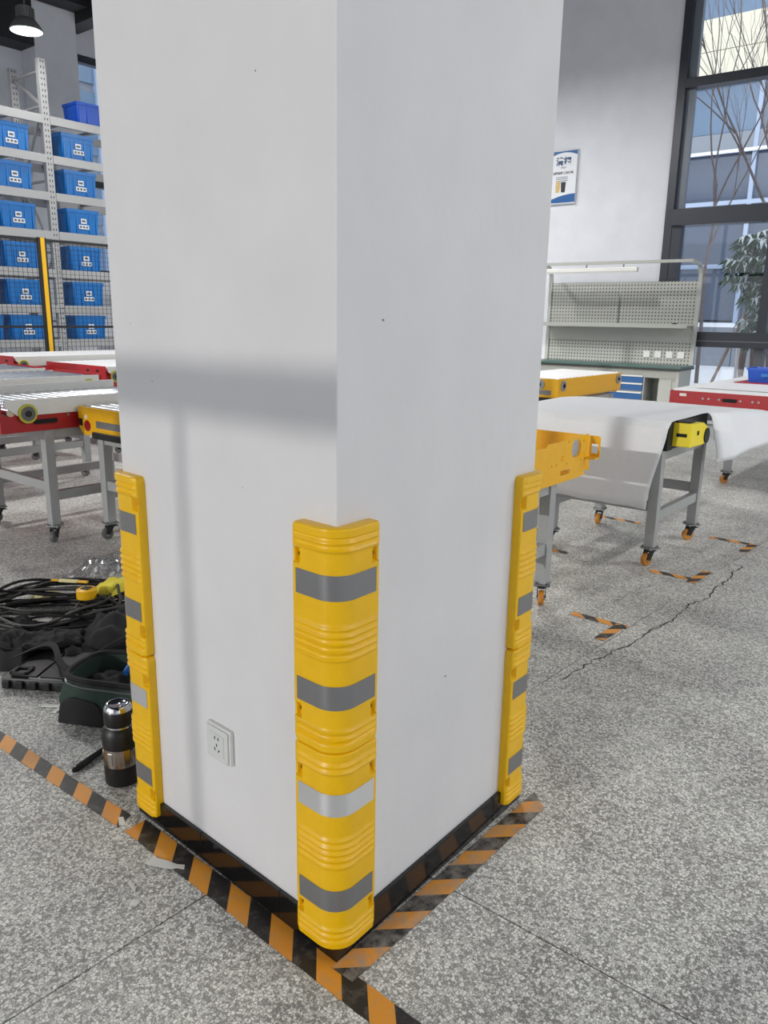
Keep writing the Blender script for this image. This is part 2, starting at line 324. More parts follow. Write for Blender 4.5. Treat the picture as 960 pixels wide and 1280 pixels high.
# back wall with a window behind the racks
mb = MB()
mb.box(-7.3, 7.25, 13, 13.3, 0, H).box(9.9, 11.2, 13, 13.3, 0, H).box(7.25, 9.9, 13, 13.3, 5.9, H).box(7.25, 9.9, 13, 13.3, 0, 2.1)
struct(mb.build('wall_back', M['wall']))
win2 = struct(empty('window_2', (7.25, 13, 0)))
B(0, .12, .05, .2, 2.1, 5.9).build('window_frame', FD, win2); B(2.53, 2.65, .05, .2, 2.1, 5.9).build('window_frame', FD, win2)
for z in (2.1, 3.7, 5.78): B(.12, 2.53, .05, .2, z, z+.12).build('transom', FD, win2)
B(1.25, 1.37, .05, .2, 2.22, 5.78).build('mullion', FD, win2)
for x0, x1 in ((.12, 1.25), (1.37, 2.53)):
    for z0, z1 in ((2.22, 3.7), (3.82, 5.78)): B(x0, x1, .11, .12, z0, z1).build('pane', M['glass'], win2)
struct(B(6.35, 7.12, 12.55, 13.0, 0, H).build('trim_1', M['wall'], None, 0.02))          # pilaster
# wall behind the camera's left with long windows, its transom and mullions cast the soft bars on the column
def window_wall(name, wname, M4, length, zs, n, trans):
    mb = MB(); z0, z1 = zs
    mb.box(-.15, .15, -10.6 if length < 11 else -length/2-1.6, -length/2, 0, H, M4).box(-.15, .15, length/2, 9.6 if length < 11 else length/2+1.6, 0, H, M4)
    mb.box(-.15, .15, -length/2, length/2, 0, z0, M4).box(-.15, .15, -length/2, length/2, z1, H, M4)
    struct(mb.build(name, M['wall']))
    wn = struct(empty(wname)); wn.matrix_world = M4
    for k in range(n+1):
        y = -length/2+length*k/n; B(-.06, .06, y-.05, y+.05, z0, z1).build('mullion', FD, wn)
    for z in (z0+.05, z1-.05): B(-.06, .06, -length/2, length/2, z-.07, z+.07).build('transom', FD, wn)
    for z in trans: B(-.05, .05, -length/2, length/2, z-.052, z+.052).build('transom', FD, wn)
    for k in range(n):
        y = -length/2+length*(k+.59)/n; B(-.03, .03, y-.013, y+.013, z0+.1, trans[0]-.05).build('glazing_bar', FD, wn)
    return wn
window_wall('wall_left', 'window_3', Matrix.Translation((-7.15, 3.5, 0)), 10.0, (.3, 5.6), 5, (3.05,))
window_wall('wall_front', 'window_4', Matrix.Translation((1.5, -7.15, 0)) @ Matrix.Rotation(PI/2, 4, 'Z'), 12.0, (.3, 5.6), 5, (3.05,))
struct(B(-7.3, 11.4, -7.3, 13.3, H, H+.2).build('ceiling', M['dark_ceiling']))
for k, y in enumerate((-4, 1.2, 6.4, 12.3)):
    struct(B(-7.1, 10.6, y-.2, y+.2, 6.35, H).build('trim_%d' % (k+2), M['beam']))
for k, x in enumerate((-3.2, 2.6)):
    struct(B(x-.18, x+.18, -7, 13, 6.15, 6.5).build('trim_%d' % (k+6), M['beam']))

struct(B(-7.1, 6.35, 12.55, 13.0, 5.68, H).build('trim_8', M['beam'])); struct(B(7.12, 7.42, 4.2, 13.0, 6.2, H).build('trim_9', M['beam']))
# ------------------------------------------------------------------ column
ANG, W1, W2 = 0.0494, 0.807, 0.809
Ld = Vector((math.sin(ANG), math.cos(ANG), 0)); Ln = Vector((-math.cos(ANG), math.sin(ANG), 0))
Xd = Vector((1, 0, 0)); Xn = Vector((0, -1, 0))
C0 = Vector((0, 0, 0)); CL = Ld*W1; CR = Xd*W2; CB = CL+CR
column = tag(empty('square_column'), 'large white painted square column with yellow corner guards', 'column')
MB().prism([C0, CR, CB, CL], (0, 0, H)).build('shaft', M['column'], column, 0.004)
def skirt(p, q, n, L0, L1):    # a black skirting tile on a face
    d = (q-p).normalized(); a = p + d*L0; b_ = p + d*L1
    MB().prism([a, b_, b_+n*0.012, a+n*0.012], (0, 0, 0.078)).build('skirting_tile', M['black_tile'], column, 0.0012)
for p, q, n, cuts in ((C0, CR, Xn, (.02, .335, .66, W2+.012)), (CL, C0, Ln, (-.012, .30, .62, W1-.02)), (CR, CB, Xd, (0, .4, W1)), (CB, CL, -Xn, (-.0, .4, W2))):
    for a, b_ in zip(cuts[:-1], cuts[1:]): skirt(p, q, n, a+.0007, b_-.0007)
MB().prism([C0, Xd*.02, Xd*.02+Xn*.012, Ln*.012+Xn*.012, Ld*.02+Ln*.012, Ld*.02], (0, 0, .033)).build('skirting_tile', M['black_tile'], column)

# corner guards -------------------------------------------------------------
GW, GT, GR, GH = 0.1075, 0.025, 0.054, 0.4945
def guard_rows(d1, n1, d2, n2, wlen, off):
    """Outline across the guard: wing 1 edge -> round corner -> wing 2 edge. Returns (pos, normal, u) with u = distance to the wing end."""
    d1 = Vector(d1); d2 = Vector(d2); n1 = Vector(n1); n2 = Vector(n2)
    t = GT
    cosang = d1.dot(d2); half = math.acos(max(-1, min(1, cosang)))/2
    apex = -(d1+d2).normalized()*(t/math.sin(half))
    tl = GR/math.tan(half)
    pts = []
    e1 = d1*wlen; off1 = (apex-(d1*apex.dot(d1)))            # offset part normal to wing 1
    a0 = apex.dot(d1)+tl; a1 = wlen
    NS = 11
    pts.append((d1*wlen, n1, 0.0))
    for k in range(1, 5):
        q = k/4*PI/2; pts.append((d1*(wlen-0.005*(1-math.cos(q)) if False else wlen-0.006*(1-math.cos(q)))+n1*(t-0.006+0.006*math.sin(q)), (n1*math.sin(q)+d1*math.cos(q)).normalized(), 0.006*(1-math.cos(q))))
    for k in range(1, NS+1):
        s = (wlen-0.006)+(a0-(wlen-0.006))*k/NS; pts.append((d1*s+n1*t, n1, wlen-s))
    cc = apex+(d1+d2).normalized()*(GR/math.sin(half))
    NA = 14
    for k in range(1, NA):
        q = k/NA; nn = (n1*math.sin((1-q)*(PI/2))+n2*math.sin(q*PI/2)).normalized(); pts.append((cc+nn*GR, nn, wlen))
    for k in range(NS+1):
        s = a0+((wlen-0.006)-a0)*k/NS; pts.append((d2*s+n2*t, n2, wlen-s))
    for k in range(3, -1, -1):
        q = k/4*PI/2; pts.append((d2*(wlen-0.006*(1-math.cos(q)))+n2*(t-0.006+0.006*math.sin(q)), (n2*math.sin(q)+d2*math.cos(q)).normalized(), 0.006*(1-math.cos(q))))
    pts[-1] = (d2*wlen, n2, 0.0)
    return pts
RIBS = [.062, .096, .432, .466, .5, .534, .568, .904, .938]
def ribz(fr):
    v = sum(math.exp(-((fr-c)*GH/0.0042)**2) for c in RIBS)
    v += smoothstep(.046, .036, fr) if fr < .1 else 0
    v += smoothstep(.954, .964, fr) if fr > .9 else 0
    return min(v, 1.05)
def guard_mesh(d1, n1, d2, n2):
    frs = sorted(set([round(k*.0065, 4) for k in range(0, 155)] + [0, .002, .005, .009, .991, .995, .998, 1]))
    frs = [f for f in frs if f <= 1]
    vs = []; rows = []
    for fr in frs:
        z = (fr)*GH; e = min(z, GH-z)
        rc = 0.012
        wl = GW - (rc - math.sqrt(max(0, rc*rc-(rc-e)**2)) if e < rc else 0)
        lip = -(0.005 - math.sqrt(max(0, .005**2-(.005-e)**2))) if e < .005 else 0
        row = []
        P_ = guard_rows(d1, n1, d2, n2, wl, 0)
        for i, (p, n, u) in enumerate(P_):
            mask = smoothstep(.005, .013, u)
            d = 0.0050*ribz(fr)*mask + lip*smoothstep(0, .006, u)
            for zc in (.145, .855):     # screw pockets near the wing edge
                if abs(fr-zc) < .034 and u < .03:
                    d -= 0.013*smoothstep(.034, .026, abs(fr-zc))*smoothstep(.026, .019, u)*smoothstep(.0, .004, u)
            q = p + n*d; row.append((q.x, q.y, z))
        rows.append(row)
    n = len(rows[0]); mb = MB(); vs = [v for r in rows for v in r]
    fs = [(i*n+k, i*n+k+1, (i+1)*n+k+1, (i+1)*n+k) for i in range(len(rows)-1) for k in range(n-1)]
    mb.add(vs, fs)
    for r in (0, len(rows)-1):          # end caps close onto the column corner
        z = rows[r][0][2]; o = len(mb.v); mb.v.append((0, 0, z)); half = n//2
        mb.f += [(r*n+k, r*n+k+1, o) for k in range(n-1)]
    return mb.mesh('guard_body', M['yellow'], 0, True)
def strip_mesh(d1, n1, d2, n2, f0, f1, name, mt):
    P_ = [(p+n*0.0009, u, n) for p, n, u in guard_rows(d1, n1, d2, n2, GW, 0) if u > .0095]
    rows = [[(p.x, p.y, GH*f) for p, u, n in P_] for f in (f0, (f0+f1)/2, f1)]
    n = len(P_); mb = MB()
    mb.add([v for r in rows for v in r], [(i*n+k, i*n+k+1, (i+1)*n+k+1, (i+1)*n+k) for i in range(2) for k in range(n-1)])
    return mb.mesh(name, mt, 0, True)
def make_guard(name, label, corner, d1, n1, d2, n2, z, meshes, glare):
    g = tag(empty(name, (corner.x, corner.y, z)), label, 'corner guard', 'yellow corner guards on the column')
    link('guard_body', meshes[0], g)
    link('reflective_strip', meshes[1], g)
    s2 = link('reflective_strip', meshes[3] if glare else meshes[2], g)
    if glare: s2['label'] = 'reflective strip with glare put into its colour'
    for d, n in ((d1, n1), (d2, n2)):
        for fr in (.145, .855):
            c = Vector(d)*(GW-.012)+Vector(n)*(GT-.0135)+Vector((0, 0, fr*GH))
            MB().cyl(c, c+Vector(n)*.003, .0042, n=10).build('screw', M['screw'], g)
for corner, d1, n1, d2, n2, where, sh in ((C0, Ld, Ln, Xd, Xn, 'near corner', True), (CL, -Ld, Ln, Xd, -Xn, 'corner beside the black vacuum flask', True), (CR, Ld, Xd, -Xd, Xn, 'far right corner', False)):
    ms = (guard_mesh(d1, n1, d2, n2), strip_mesh(d1, n1, d2, n2, .20, .31, 'reflective_strip', M['strip']), strip_mesh(d1, n1, d2, n2, .69, .80, 'reflective_strip', M['strip']), strip_mesh(d1, n1, d2, n2, .69, .80, 'reflective_strip', M['strip_glare']))
    make_guard('corner_guard', 'upper yellow ribbed guard on the column\'s ' + where, corner, d1, n1, d2, n2, .5300, ms, False)
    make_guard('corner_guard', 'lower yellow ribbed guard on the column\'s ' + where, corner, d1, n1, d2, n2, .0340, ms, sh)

# wall socket ----------------------------------------------------------------
sk = tag(empty('wall_socket'), 'white five-hole wall socket on the left face of the column', 'socket')
c = Ld*0.408 + Vector((0, 0, .338)); sk.matrix_world = Matrix(((-Ld.x, 0, Ln.x, c.x), (-Ld.y, 0, Ln.y, c.y), (0, 1, 0, c.z), (0, 0, 0, 1)))
B(-.048, .048, 0, .096, 0, .012).build('back_box', M['socket'], sk, .003)
B(-.043, .043, .004, .092, .012, .017).build('face_plate', M['socket_panel'], sk, .002)
B(-.029, .029, .018, .078, .017, .0185).build('insert', M['socket_panel'], sk, .0008)
for x, y, a in ((-.006, .066, 0), (.008, .066, 0), (.001, .047, 0), (-.007, .035, .6), (.009, .033, -.6)):
    T = Matrix.Translation((x, y, .0183)) @ Matrix.Rotation(a, 4, 'Z'); B(-.0018, .0018, -.0042, .0042, 0, .0006, T).build('slot', M['hole'], sk)

# ------------------------------------------------------------------ hazard tapes
OR_, BK_ = (244, 164, 56), (44, 42, 42)
def tape(label, x, y, rz, L, wd, period=.15, flip=1, phase=0, z=.0012, cut=0.0, wear=.5, name='hazard_tape', cut2=0.0, group=None):
    mt = stripe_mat('hazard_stripes', period, OR_, BK_, flip, phase, wear)
    n = max(2, int(L/.03)); mb = MB(); top = []; bot = []
    for k in range(n+1):
        t = k/n; xx = L*t; j0 = random.uniform(-.001, .001); j1 = random.uniform(-.001, .001)
        top.append((xx + (cut if k == 0 else 0) - (cut2 if k == n else 0), wd/2+j0)); bot.append((xx, -wd/2+j1))
    vs = [(a, b_, 0) for a, b_ in bot] + [(a, b_, 0) for a, b_ in top]
    mb.add(vs, [(k, k+1, n+1+k+1, n+1+k) for k in range(n)])
    N = len(vs); mb.add([(a, b_, -.0009) for a, b_, _ in vs], [(k, n+1+k, n+1+k+1, k+1) for k in range(n)])
    o = mb.build(name, mt, None, loc=(x, y, z), rz=rz)
    return tag(o, label, 'floor tape', group)
tape('black and orange floor tape running off past the vacuum flask', -.052, 1.72, -PI/2+.026, .925, .056, .151, 1, .62, wear=.35, cut2=.02)
tape('black and orange floor tape along the left skirting of the column', -.020, .765, -PI/2-.030, 1.02, .070, .158, 1, .30, wear=.45)
tape('dusty black and orange floor tape along the right skirting of the column', -.03, -.044, -.024, .852, .064, .153, 1, .83, z=.0026, wear=.95, cut2=-.05)
for lab, x, y, rz, L, ph in (('short floor tape strip nearest the column, pointing at the slab joint', 2.37, .57, -PI/2, .29, .1), ('floor tape strip along the slab joint nearest the column', 2.145, .325, -.04, .24, .4),
                         ('short floor tape strip below the near caster of the foam-covered table', 3.32, .53, -PI/2, .27, .1), ('floor tape strip along the slab joint below the foam-covered table', 3.26, .275, -.04, .27, .4),
                         ('far short floor tape strip beyond the foam-covered table', 4.33, .50, -PI/2, .28, .2), ('far floor tape strip along the slab joint', 4.1, .225, -.04, .24, .5),
                         ('floor tape strip by the back caster of the foam-covered table', 4.37, 1.30, -PI/2, .30, .3), ('floor tape strip beside the bare yellow frame\'s leg', 3.315, 1.26, -PI/2, .2, .6)):
    tape(lab, x, y, rz, L, .05, .15, 1, ph, wear=.6, z=.0012 if rz < -1 else .0024)

# ------------------------------------------------------------------ conveyors
def caster_meshes(wheel_mat, key, _c={}):
    if key in _c: return _c[key]
    plate = MB(); plate.box(-.042, .042, -.042, .042, .104, .112)
    for a in (-1, 1):
        for b_ in (-1, 1): plate.cyl((a*.031, b_*.031, .098), (a*.031, b_*.031, .122), .006, n=6)
    fork = MB(); fork.cyl((0, 0, .09), (0, 0, .104), .026, n=12)
    for s in (-1, 1): fork.prism([(-.024, s*.021-.002, .095), (.024, s*.021-.002, .095), (.036, s*.021-.002, .04), (.012, s*.021-.002, .03)], (0, .004, 0))
    fork.prism([(-.052, -.016, .082), (-.02, -.016, .096), (.03, -.016, .096), (.03, -.016, .086)], (0, .032, 0))
    wheel = MB(); wheel.cyl((.022, -.015, .038), (.022, .015, .038), .038, n=20)
    hub = MB(); hub.cyl((.022, -.019, .038), (.022, .019, .038), .014, n=10)
    _c[key] = (plate.mesh('mounting_plate', M['zinc']), fork.mesh('fork', M['rubber']), wheel.mesh('wheel', wheel_mat, .006, True), hub.mesh('hub', M['zinc']))
    return _c[key]
def put_caster(parent, x, y, key, rz):
    pm, fm, wm, hm = caster_meshes(M['caster_orange'] if key == 'o' else M['caster_grey'], key)
    c_ = link('caster', fm, parent, (x, y, 0), rz)
    link('mounting_plate', pm, c_); link('wheel', wm, c_); link('hub', hm, c_)
def leg_frame(root, xs, ys, zt, key, low=.30, s=.06):
    G = M['grey_frame']
    lm = B(-s/2, s/2, -s/2, s/2, .112, zt).mesh('leg', G, .003)
    for x in xs:
        for y in ys:
            link('leg', lm, root, (x, y, 0)); put_caster(root, x, y, key, random.uniform(-.9, .9)+PI*.9)
    for y in ys:
        B(xs[0]+s/2, xs[1]-s/2, y-.02, y+.02, zt-.06, zt).build('top_rail', G, root, .002)
        B(xs[0]+s/2, xs[1]-s/2, y-.02, y+.02, low-.03, low+.03).build('stretcher', G, root, .002)
    for x in xs:
        B(x-.02, x+.02, ys[0]+s/2, ys[1]-s/2, zt-.06, zt).build('top_rail', G, root, .002)
        B(x-.02, x+.02, ys[0]+s/2, ys[1]-s/2, low+.03, low+.09).build('stretcher', G, root, .002)
def pulley(root, c, n, r=.055, rim='yelgreen'):
    c = Vector(c); n = Vector(n)
    p = MB().cyl(c, c+n*.012, r, n=28).build('pulley', M[rim], root, .002)
    MB().cyl(c+n*.0115, c+n*.014, r*.76, n=24).build('pulley_disc', M['caster_grey'] if rim == 'yelgreen' else M['zinc'], p)
    MB().cyl(c+n*.0135, c+n*.019, r*.34, n=16).build('bearing', M['rubber'] if rim == 'yelgreen' else M['hole'], p)
def rollers(root, x0, x1, y0, y1, z, r, pitch, mt, axis='y', rot=0):
    if axis == 'y':
        n = int((x1-x0-2*r)/pitch); me = MB().cyl((0, y0, 0), (0, y1, 0), r, n=10).mesh('roller', mt, 0, True)
        for k in range(n+1): link('roller', me, root, (x0+r+.005+k*pitch, 0, z))
    else:
        n = int((y1-y0-2*r)/pitch); me = MB().cyl((x0, 0, 0), (x1, 0, 0), r, n=10).mesh('roller', mt, 0, True)
        for k in range(n+1): link('roller', me, root, (0, y0+r+.005+k*pitch, z))
GRP = 'roller conveyor units on castered frames'
def red_white_unit(label, x0, x1, y0, y1, zt, leg_x, leg_y, zf=.70, red_left=True, red_right=False, key='g', pl=('l',), roller='silver', pitch=.075, rdrop=.022, po=.10):
    cx, cy = (x0+x1)/2, (y0+y1)/2
    root = tag(empty('roller_conveyor', (cx, cy, 0)), label, 'conveyor', GRP)
    X0, X1, Y0, Y1 = x0-cx, x1-cx, y0-cy, y1-cy
    leg_frame(root, [a-cx for a in leg_x], [a-cy for a in leg_y], zf, key)
    # red tray
    tray = MB(); tray.box(X0, X1, Y0+.015, Y0+.03, zf, zf+.105).box(X0, X1, Y1-.03, Y1-.015, zf, zf+.105).box(X0, X1, Y0+.03, Y1-.03, zf, zf+.02)
    tray.build('tray', M['red'], root, .001)
    for s in ('l', 'r'):
        if (s == 'l' and red_left) or (s == 'r' and red_right):
            xe = X0-.012 if s == 'l' else X1
            B(xe, xe+.012, Y0, Y1, zf+.01, zt+.005).build('end_plate', M['red'], root, .001)
            for yy in (Y0+.12, Y0+.3): B(xe-.001, xe, yy, yy+.05, zt-.06, zt-.035).build('slot', M['hole'], root)
    # white side panels with cut lower corner at the pulley
    zb = zf+.10; a = .14
    for y, n in ((Y0, -1), (Y1, 1)):
        poly = [(X0+.02, zt), (X1-.02, zt), (X1-.02, zb+.05), (X1-.10, zb), (X0+.10, zb), (X0+.02, zb+.06)]
        MB().prism([(px, y+(.0 if n < 0 else -.012), pz) for px, pz in poly], (0, .012, 0)).build('side_panel', M['white_metal'], root, .001)
        for s in pl:
            px = X0+po if s == 'l' else X1-.12
            pulley(root, (px, y if n < 0 else y, zb+.012), (0, n, 0), .058)
        MB().box(X0+.2, X0+.34, y-.002 if n < 0 else y-.015, y+.015 if n < 0 else y+.002, zf+.045, zf+.07).build('slot', M['hole'], root)
        for k in range(2): MB().cyl((X0+.42+.07*k, y+.016*-n, zf+.085), (X0+.42+.07*k, y+.010*-n, zf+.085), .009, n=8).build('bolt', M['zinc'], root)
    rollers(root, X0+.03, X1-.03, Y0+.012, Y1-.012, zt-rdrop, .024, pitch, M[roller])
    return root
red_white_unit('white-sided roller conveyor with red tray nearest the left edge', 1.035, 2.42, 3.60, 4.60, .922, (1.33, 2.2), (3.66, 4.41), zf=.725, rdrop=.075, po=.155)
red_white_unit('white and red conveyor in the second row behind the yellow end unit', .8, 2.76, 5.36, 6.15, .90, (1.5, 2.6), (5.42, 6.05), pl=('r',), red_left=False, red_right=True)
red_white_unit('white and red conveyor in the third row, ending short of the dark red one', 1.2, 2.85, 6.45, 7.25, .90, (1.9, 2.7), (6.5, 7.2), red_left=False, red_right=True, pl=('r',))
red_white_unit('dark red ended conveyor in the third row beside the column', 3.36, 4.9, 6.24, 7.40, .90, (3.5, 4.7), (6.3, 7.3), roller='white_roller', zf=.69)
red_white_unit('white roller conveyor farthest back in front of the mesh fence', 3.05, 5.2, 7.52, 8.5, .955, (3.4, 4.9), (7.6, 8.4), zf=.75, roller='white_roller', pitch=.072)

def yellow_unit(label, x0, x1, y0, y1, zt, zf, leg_x, leg_y, reflect_face='x0', wheels=(), key='o', legs=True, body_h=.165, roller='silver'):
    cx, cy = (x0+x1)/2, (y0+y1)/2
    root = tag(empty('roller_conveyor', (cx, cy, 0)), label, 'conveyor', GRP)
    X0, X1, Y0, Y1 = x0-cx, x1-cx, y0-cy, y1-cy; zb = zt-body_h; Yl = M['cyellow']
    if legs: leg_frame(root, [a-cx for a in leg_x], [a-cy for a in leg_y], zf, key)
    c = .045
    for x in (X0, X1-.012):   # panels across x
        poly = [(Y0, zt), (Y1, zt), (Y1, zb+c), (Y1-c, zb), (Y0+c, zb), (Y0, zb+c)]
        MB().prism([(x, py, pz) for py, pz in poly], (.012, 0, 0)).build('end_panel', Yl, root, .001)
    for y in (Y0, Y1-.012):
        B(X0+.012, X1-.012, y, y+.012, zb+.03, zt).build('side_panel', Yl, root, .001)
    B(X0+.012, X1-.012, Y0+.012, Y1-.012, zb+.02, zb+.035).build('tray', Yl, root)
    # end face details: red reflector, grey strip, black slots, rubber bumper
    MB().cyl((X0-.004, Y1-.10, zb+.06), (X0, Y1-.10, zb+.06), .034, n=22).build('reflector', M['reflector_red'], root)
    B(X0-.003, X0, Y1-.62, Y1-.20, zb+.055, zb+.098).build('grey_strip', M['strip'], root)
    B(X0-.02, X0, Y1-.7, Y1-.17, zb-.012, zb+.03).build('bumper', M['rubber'], root, .008)
    B(X0-.002, X0, Y1-.045, Y1-.005, zb+.055, zb+.10).build('slot', M['hole'], root)
    MB().cyl((X0-.002, Y1-.09, zb+.115), (X0, Y1-.09, zb+.115), .014, n=12).build('sticker', M['sticker'], root)
    rollers(root, X0+.03, X1-.03, Y0+.012, Y1-.012, zt-.012, .022, .07, M[roller])
    for c_, n in wheels: pulley(root, (c_[0]-cx, c_[1]-cy, c_[2]), n, .05, 'grey_frame')
    return root
yellow_unit('yellow roller conveyor with a red round reflector left of the column', 1.505, 2.30, 2.72, 3.58, .862, .685, (1.60, 2.2), (2.8, 3.46), key='g', body_h=.175)
yellow_unit('low yellow roller conveyor behind the foam sheet, below the workbench', 5.62, 7.08, 2.36, 3.05, .895, .68, (5.75, 6.95), (2.42, 2.98), body_h=.205, roller='white_roller', wheels=(((5.72, 2.36, .83), (0, -1, 0)), ((6.99, 2.36, .835), (0, -1, 0)), ((5.62, 2.55, .84), (-1, 0, 0))))  # white rollers here put the glints on the metal into the colour

# bare yellow frame behind the column -------------------------------------------------
fr = tag(empty('bare_conveyor_frame', (2.4, .9, 0)), 'bare yellow conveyor frame plate with round hole sticking out behind the column', 'conveyor frame')
def plate_with_holes(poly, holes, M4, th, name, mt, parent):
    """flat plate from an outline with openings, local (x,y), thickness th"""
    bm = bmesh.new()
    def loop(pts):
        vs = [bm.verts.new((p[0], p[1], 0)) for p in pts]
        return [bm.edges.new((vs[i], vs[(i+1) % len(vs)])) for i in range(len(vs))]
    es = loop(poly)
    for h in holes: es += loop(h)
    bmesh.ops.triangle_fill(bm, edges=es, use_beauty=True)
    ret = bmesh.ops.extrude_face_region(bm, geom=list(bm.faces))
    for g in ret['geom']:
        if isinstance(g, bmesh.types.BMVert): g.co.z += th
    bm.transform(M4); bmesh.ops.recalc_face_normals(bm, faces=bm.faces)
    me = bpy.data.meshes.new(name); bm.to_mesh(me); bm.free(); me.materials.append(mt)
    return link(name, me, parent)
def circ(cx, cy, r, n=24): return [(cx+r*math.cos(2*PI*k/n), cy+r*math.sin(2*PI*k/n)) for k in range(n)]
def rect(x0, x1, y0, y1): return [(x0, y0), (x1, y0), (x1, y1), (x0, y1)]
# near plate faces -y (local x = world x, local y = world z)
Mn = Matrix(((1, 0, 0, -2.4), (0, 0, 1, .70-.9), (0, 1, 0, 0), (0, 0, 0, 1)))
plate_with_holes([(1.9, .645), (2.62, .645), (2.66, .66), (2.68, .69), (2.68, .845), (2.70, .86), (2.46, .865), (2.44, .85), (2.25, .853), (2.235, .838), (1.9, .84)],
                 [circ(2.56, .80, .052), rect(2.40, 2.50, .680, .705), circ(2.41, .765, .016, 10), circ(2.30, .742, .006, 8), circ(2.35, .742, .006, 8), circ(2.46, .735, .006, 8), circ(2.62, .735, .006, 8), circ(2.64, .83, .007, 8), circ(2.47, .845, .006, 8)], Mn, .006, 'near_plate', M['cyellow'], fr)
# far plate faces -x with an open hook end (local x = -world y)
Mf = Matrix(((0, 0, 1, 2.72-2.4), (-1, 0, 0, -.9), (0, 1, 0, 0), (0, 0, 0, 1)))
plate_with_holes([(-1.6, .665), (-.70, .665), (-.70, .735), (-.655, .735), (-.645, .745), (-.645, .840), (-.655, .850), (-1.6, .850)], [rect(-.692, -.656, .758, .808)], Mf, .006, 'end_plate', M['cyellow'], fr)
B(2.66-2.4, 2.72-2.4, .645-.9, .70-.9, .735, .742).build('hook_tab', M['cyellow'], fr)
MB().cyl((2.56-2.4, .706-.9, .80), (2.56-2.4, .72-.9, .80), .046, n=20).build('bearing', M['silver'], fr)
B(1.9-2.4, 2.70-2.4, .71-.9, 1.55-.9, .645, .655).build('bottom_plate', M['cyellow'], fr)
leg_frame(fr, (1.95-2.4, 2.40-2.4), (.76-.9, 1.45-.9), .645, 'o')

# foam covered table ---------------------------------------------------------------------
kt = tag(empty('roller_conveyor', (3.8, .9, 0)), 'yellow ended conveyor on grey frame under the white foam sheet', 'conveyor', GRP)
leg_frame(kt, (3.43-3.8, 4.18-3.8), (.585-.9, 1.24-.9), .70, 'o')
B(3.44-3.8, 4.2-3.8, .58-.9, 1.55-.9, .705, .86).build('bed', M['rubber'], kt, .01)
hd = MB().prism([(3.50-3.8, .435-.9, .722), (3.72-3.8, .435-.9, .715), (3.80-3.8, .435-.9, .725), (3.82-3.8, .435-.9, .77), (3.79-3.8, .435-.9, .82), (3.72-3.8, .435-.9, .85), (3.50-3.8, .435-.9, .862)], (0, .118, 0)).build('head_cover', M['lemon'], kt, .006)
B(3.498-3.8, 3.50-3.8, .46-.9, .52-.9, .78, .80).build('slot', M['hole'], hd)
B(3.60-3.8, 3.63-3.8, .433-.9, .435-.9, .785, .81).build('slot', M['hole'], hd)
MB().cyl((3.775-3.8, .428-.9, .768), (3.775-3.8, .436-.9, .768), .046, n=24).build('pulley', M['rubber'], hd)
MB().cyl((3.86-3.8, .47-.9, .765), (3.86-3.8, .55-.9, .765), .045, n=24).build('pulley', M['rubber'], kt)
B(3.42-3.8, 3.50-3.8, .54-.9, .60-.9, .70, .866).build('side_bracket', M['rubber'], kt)
B(3.5-3.8, 4.15-3.8, .55-.9, .58-.9, .70, .86).build('end_plate', M['rubber'], kt)
B(3.50-3.8, 3.62-3.8, .45-.9, .56-.9, .863, .872).build('top_pad', M['rubber'], kt)
# sheet
mb = MB(); NX, NY = 46, 34; xs = []
def sheet_pt(i, j):
    # j: along y from the near edge; i: along the unrolled width from the lower hem on the -x side
    y = .525 + (1.62-.525)*j/NY
    s = i/NX*2.75                       # metres along sheet
    drop = .52
    rr = .05
    if s < drop-rr: x = 3.375; z = .875-rr-(drop-rr-s)
    elif s < drop+rr*.57:
        q = (s-(drop-rr))/(rr*1.57)*PI/2; x = 3.375+rr*(1-math.cos(q)); z = .875-rr+rr*math.sin(q)
    else:
        t = s-(drop+rr*.57); x = 3.375+rr+t; z = .877
        if x > 4.2: z -= .078*((x-4.2)/1.0)**1.6
    z += .004*noise.noise(Vector((x*3, y*3, z*2)))
    if x < 3.39: x += .010*noise.noise(Vector((y*4, z*4, 3)))-.012*smoothstep(.87, .36, z)
    if s < .02: z += .012*noise.noise(Vector((y*5, 0, 1)))
    return (x, y + (.085*smoothstep(.9, .36, z)*(1-j/NY) if x < 3.4 else 0) - .075*smoothstep(3.95, 4.2, x)*(1-j/NY), z)
grid = [[sheet_pt(i, j) for i in range(NX+1)] for j in range(NY+1)]
mb.add([p for r in grid for p in r], [(j*(NX+1)+i, j*(NX+1)+i+1, (j+1)*(NX+1)+i+1, (j+1)*(NX+1)+i) for j in range(NY) for i in range(NX)])
# hanging flap on the near side beyond the table's corner
i0 = next(i for i in range(NX+1) if grid[0][i][0] > 4.0); rows = [[grid[0][i] for i in range(i0, NX+1)]]
for k in range(1, 11):
    t = k/10; row = []
    for (x, y, z) in rows[0]:
        q = (x-4.0)/1.5
        dz = -.31*t*(1-.35*q)*math.sin(min(1, t*1.6)*PI/2); dy = -.085*math.sin(t*PI/2)
        row.append((x+.01*t, y+dy+.006*noise.noise(Vector((x*5, t*3, 7))), z+dz))
    rows.append(row)
n = len(rows[0]); mb.add([p for r in rows for p in r], [(a*n+i, a*n+i+1, (a+1)*n+i+1, (a+1)*n+i) for a in range(len(rows)-1) for i in range(n-1)])
sh = mb.build('foam_sheet', M['foam'], None, 0, True)
md = sh.modifiers.new('thickness', 'SOLIDIFY'); md.thickness = .004; md.offset = 0
tag(sh, 'white foam sheet draped over the grey-framed table and hanging down its side', 'sheet')

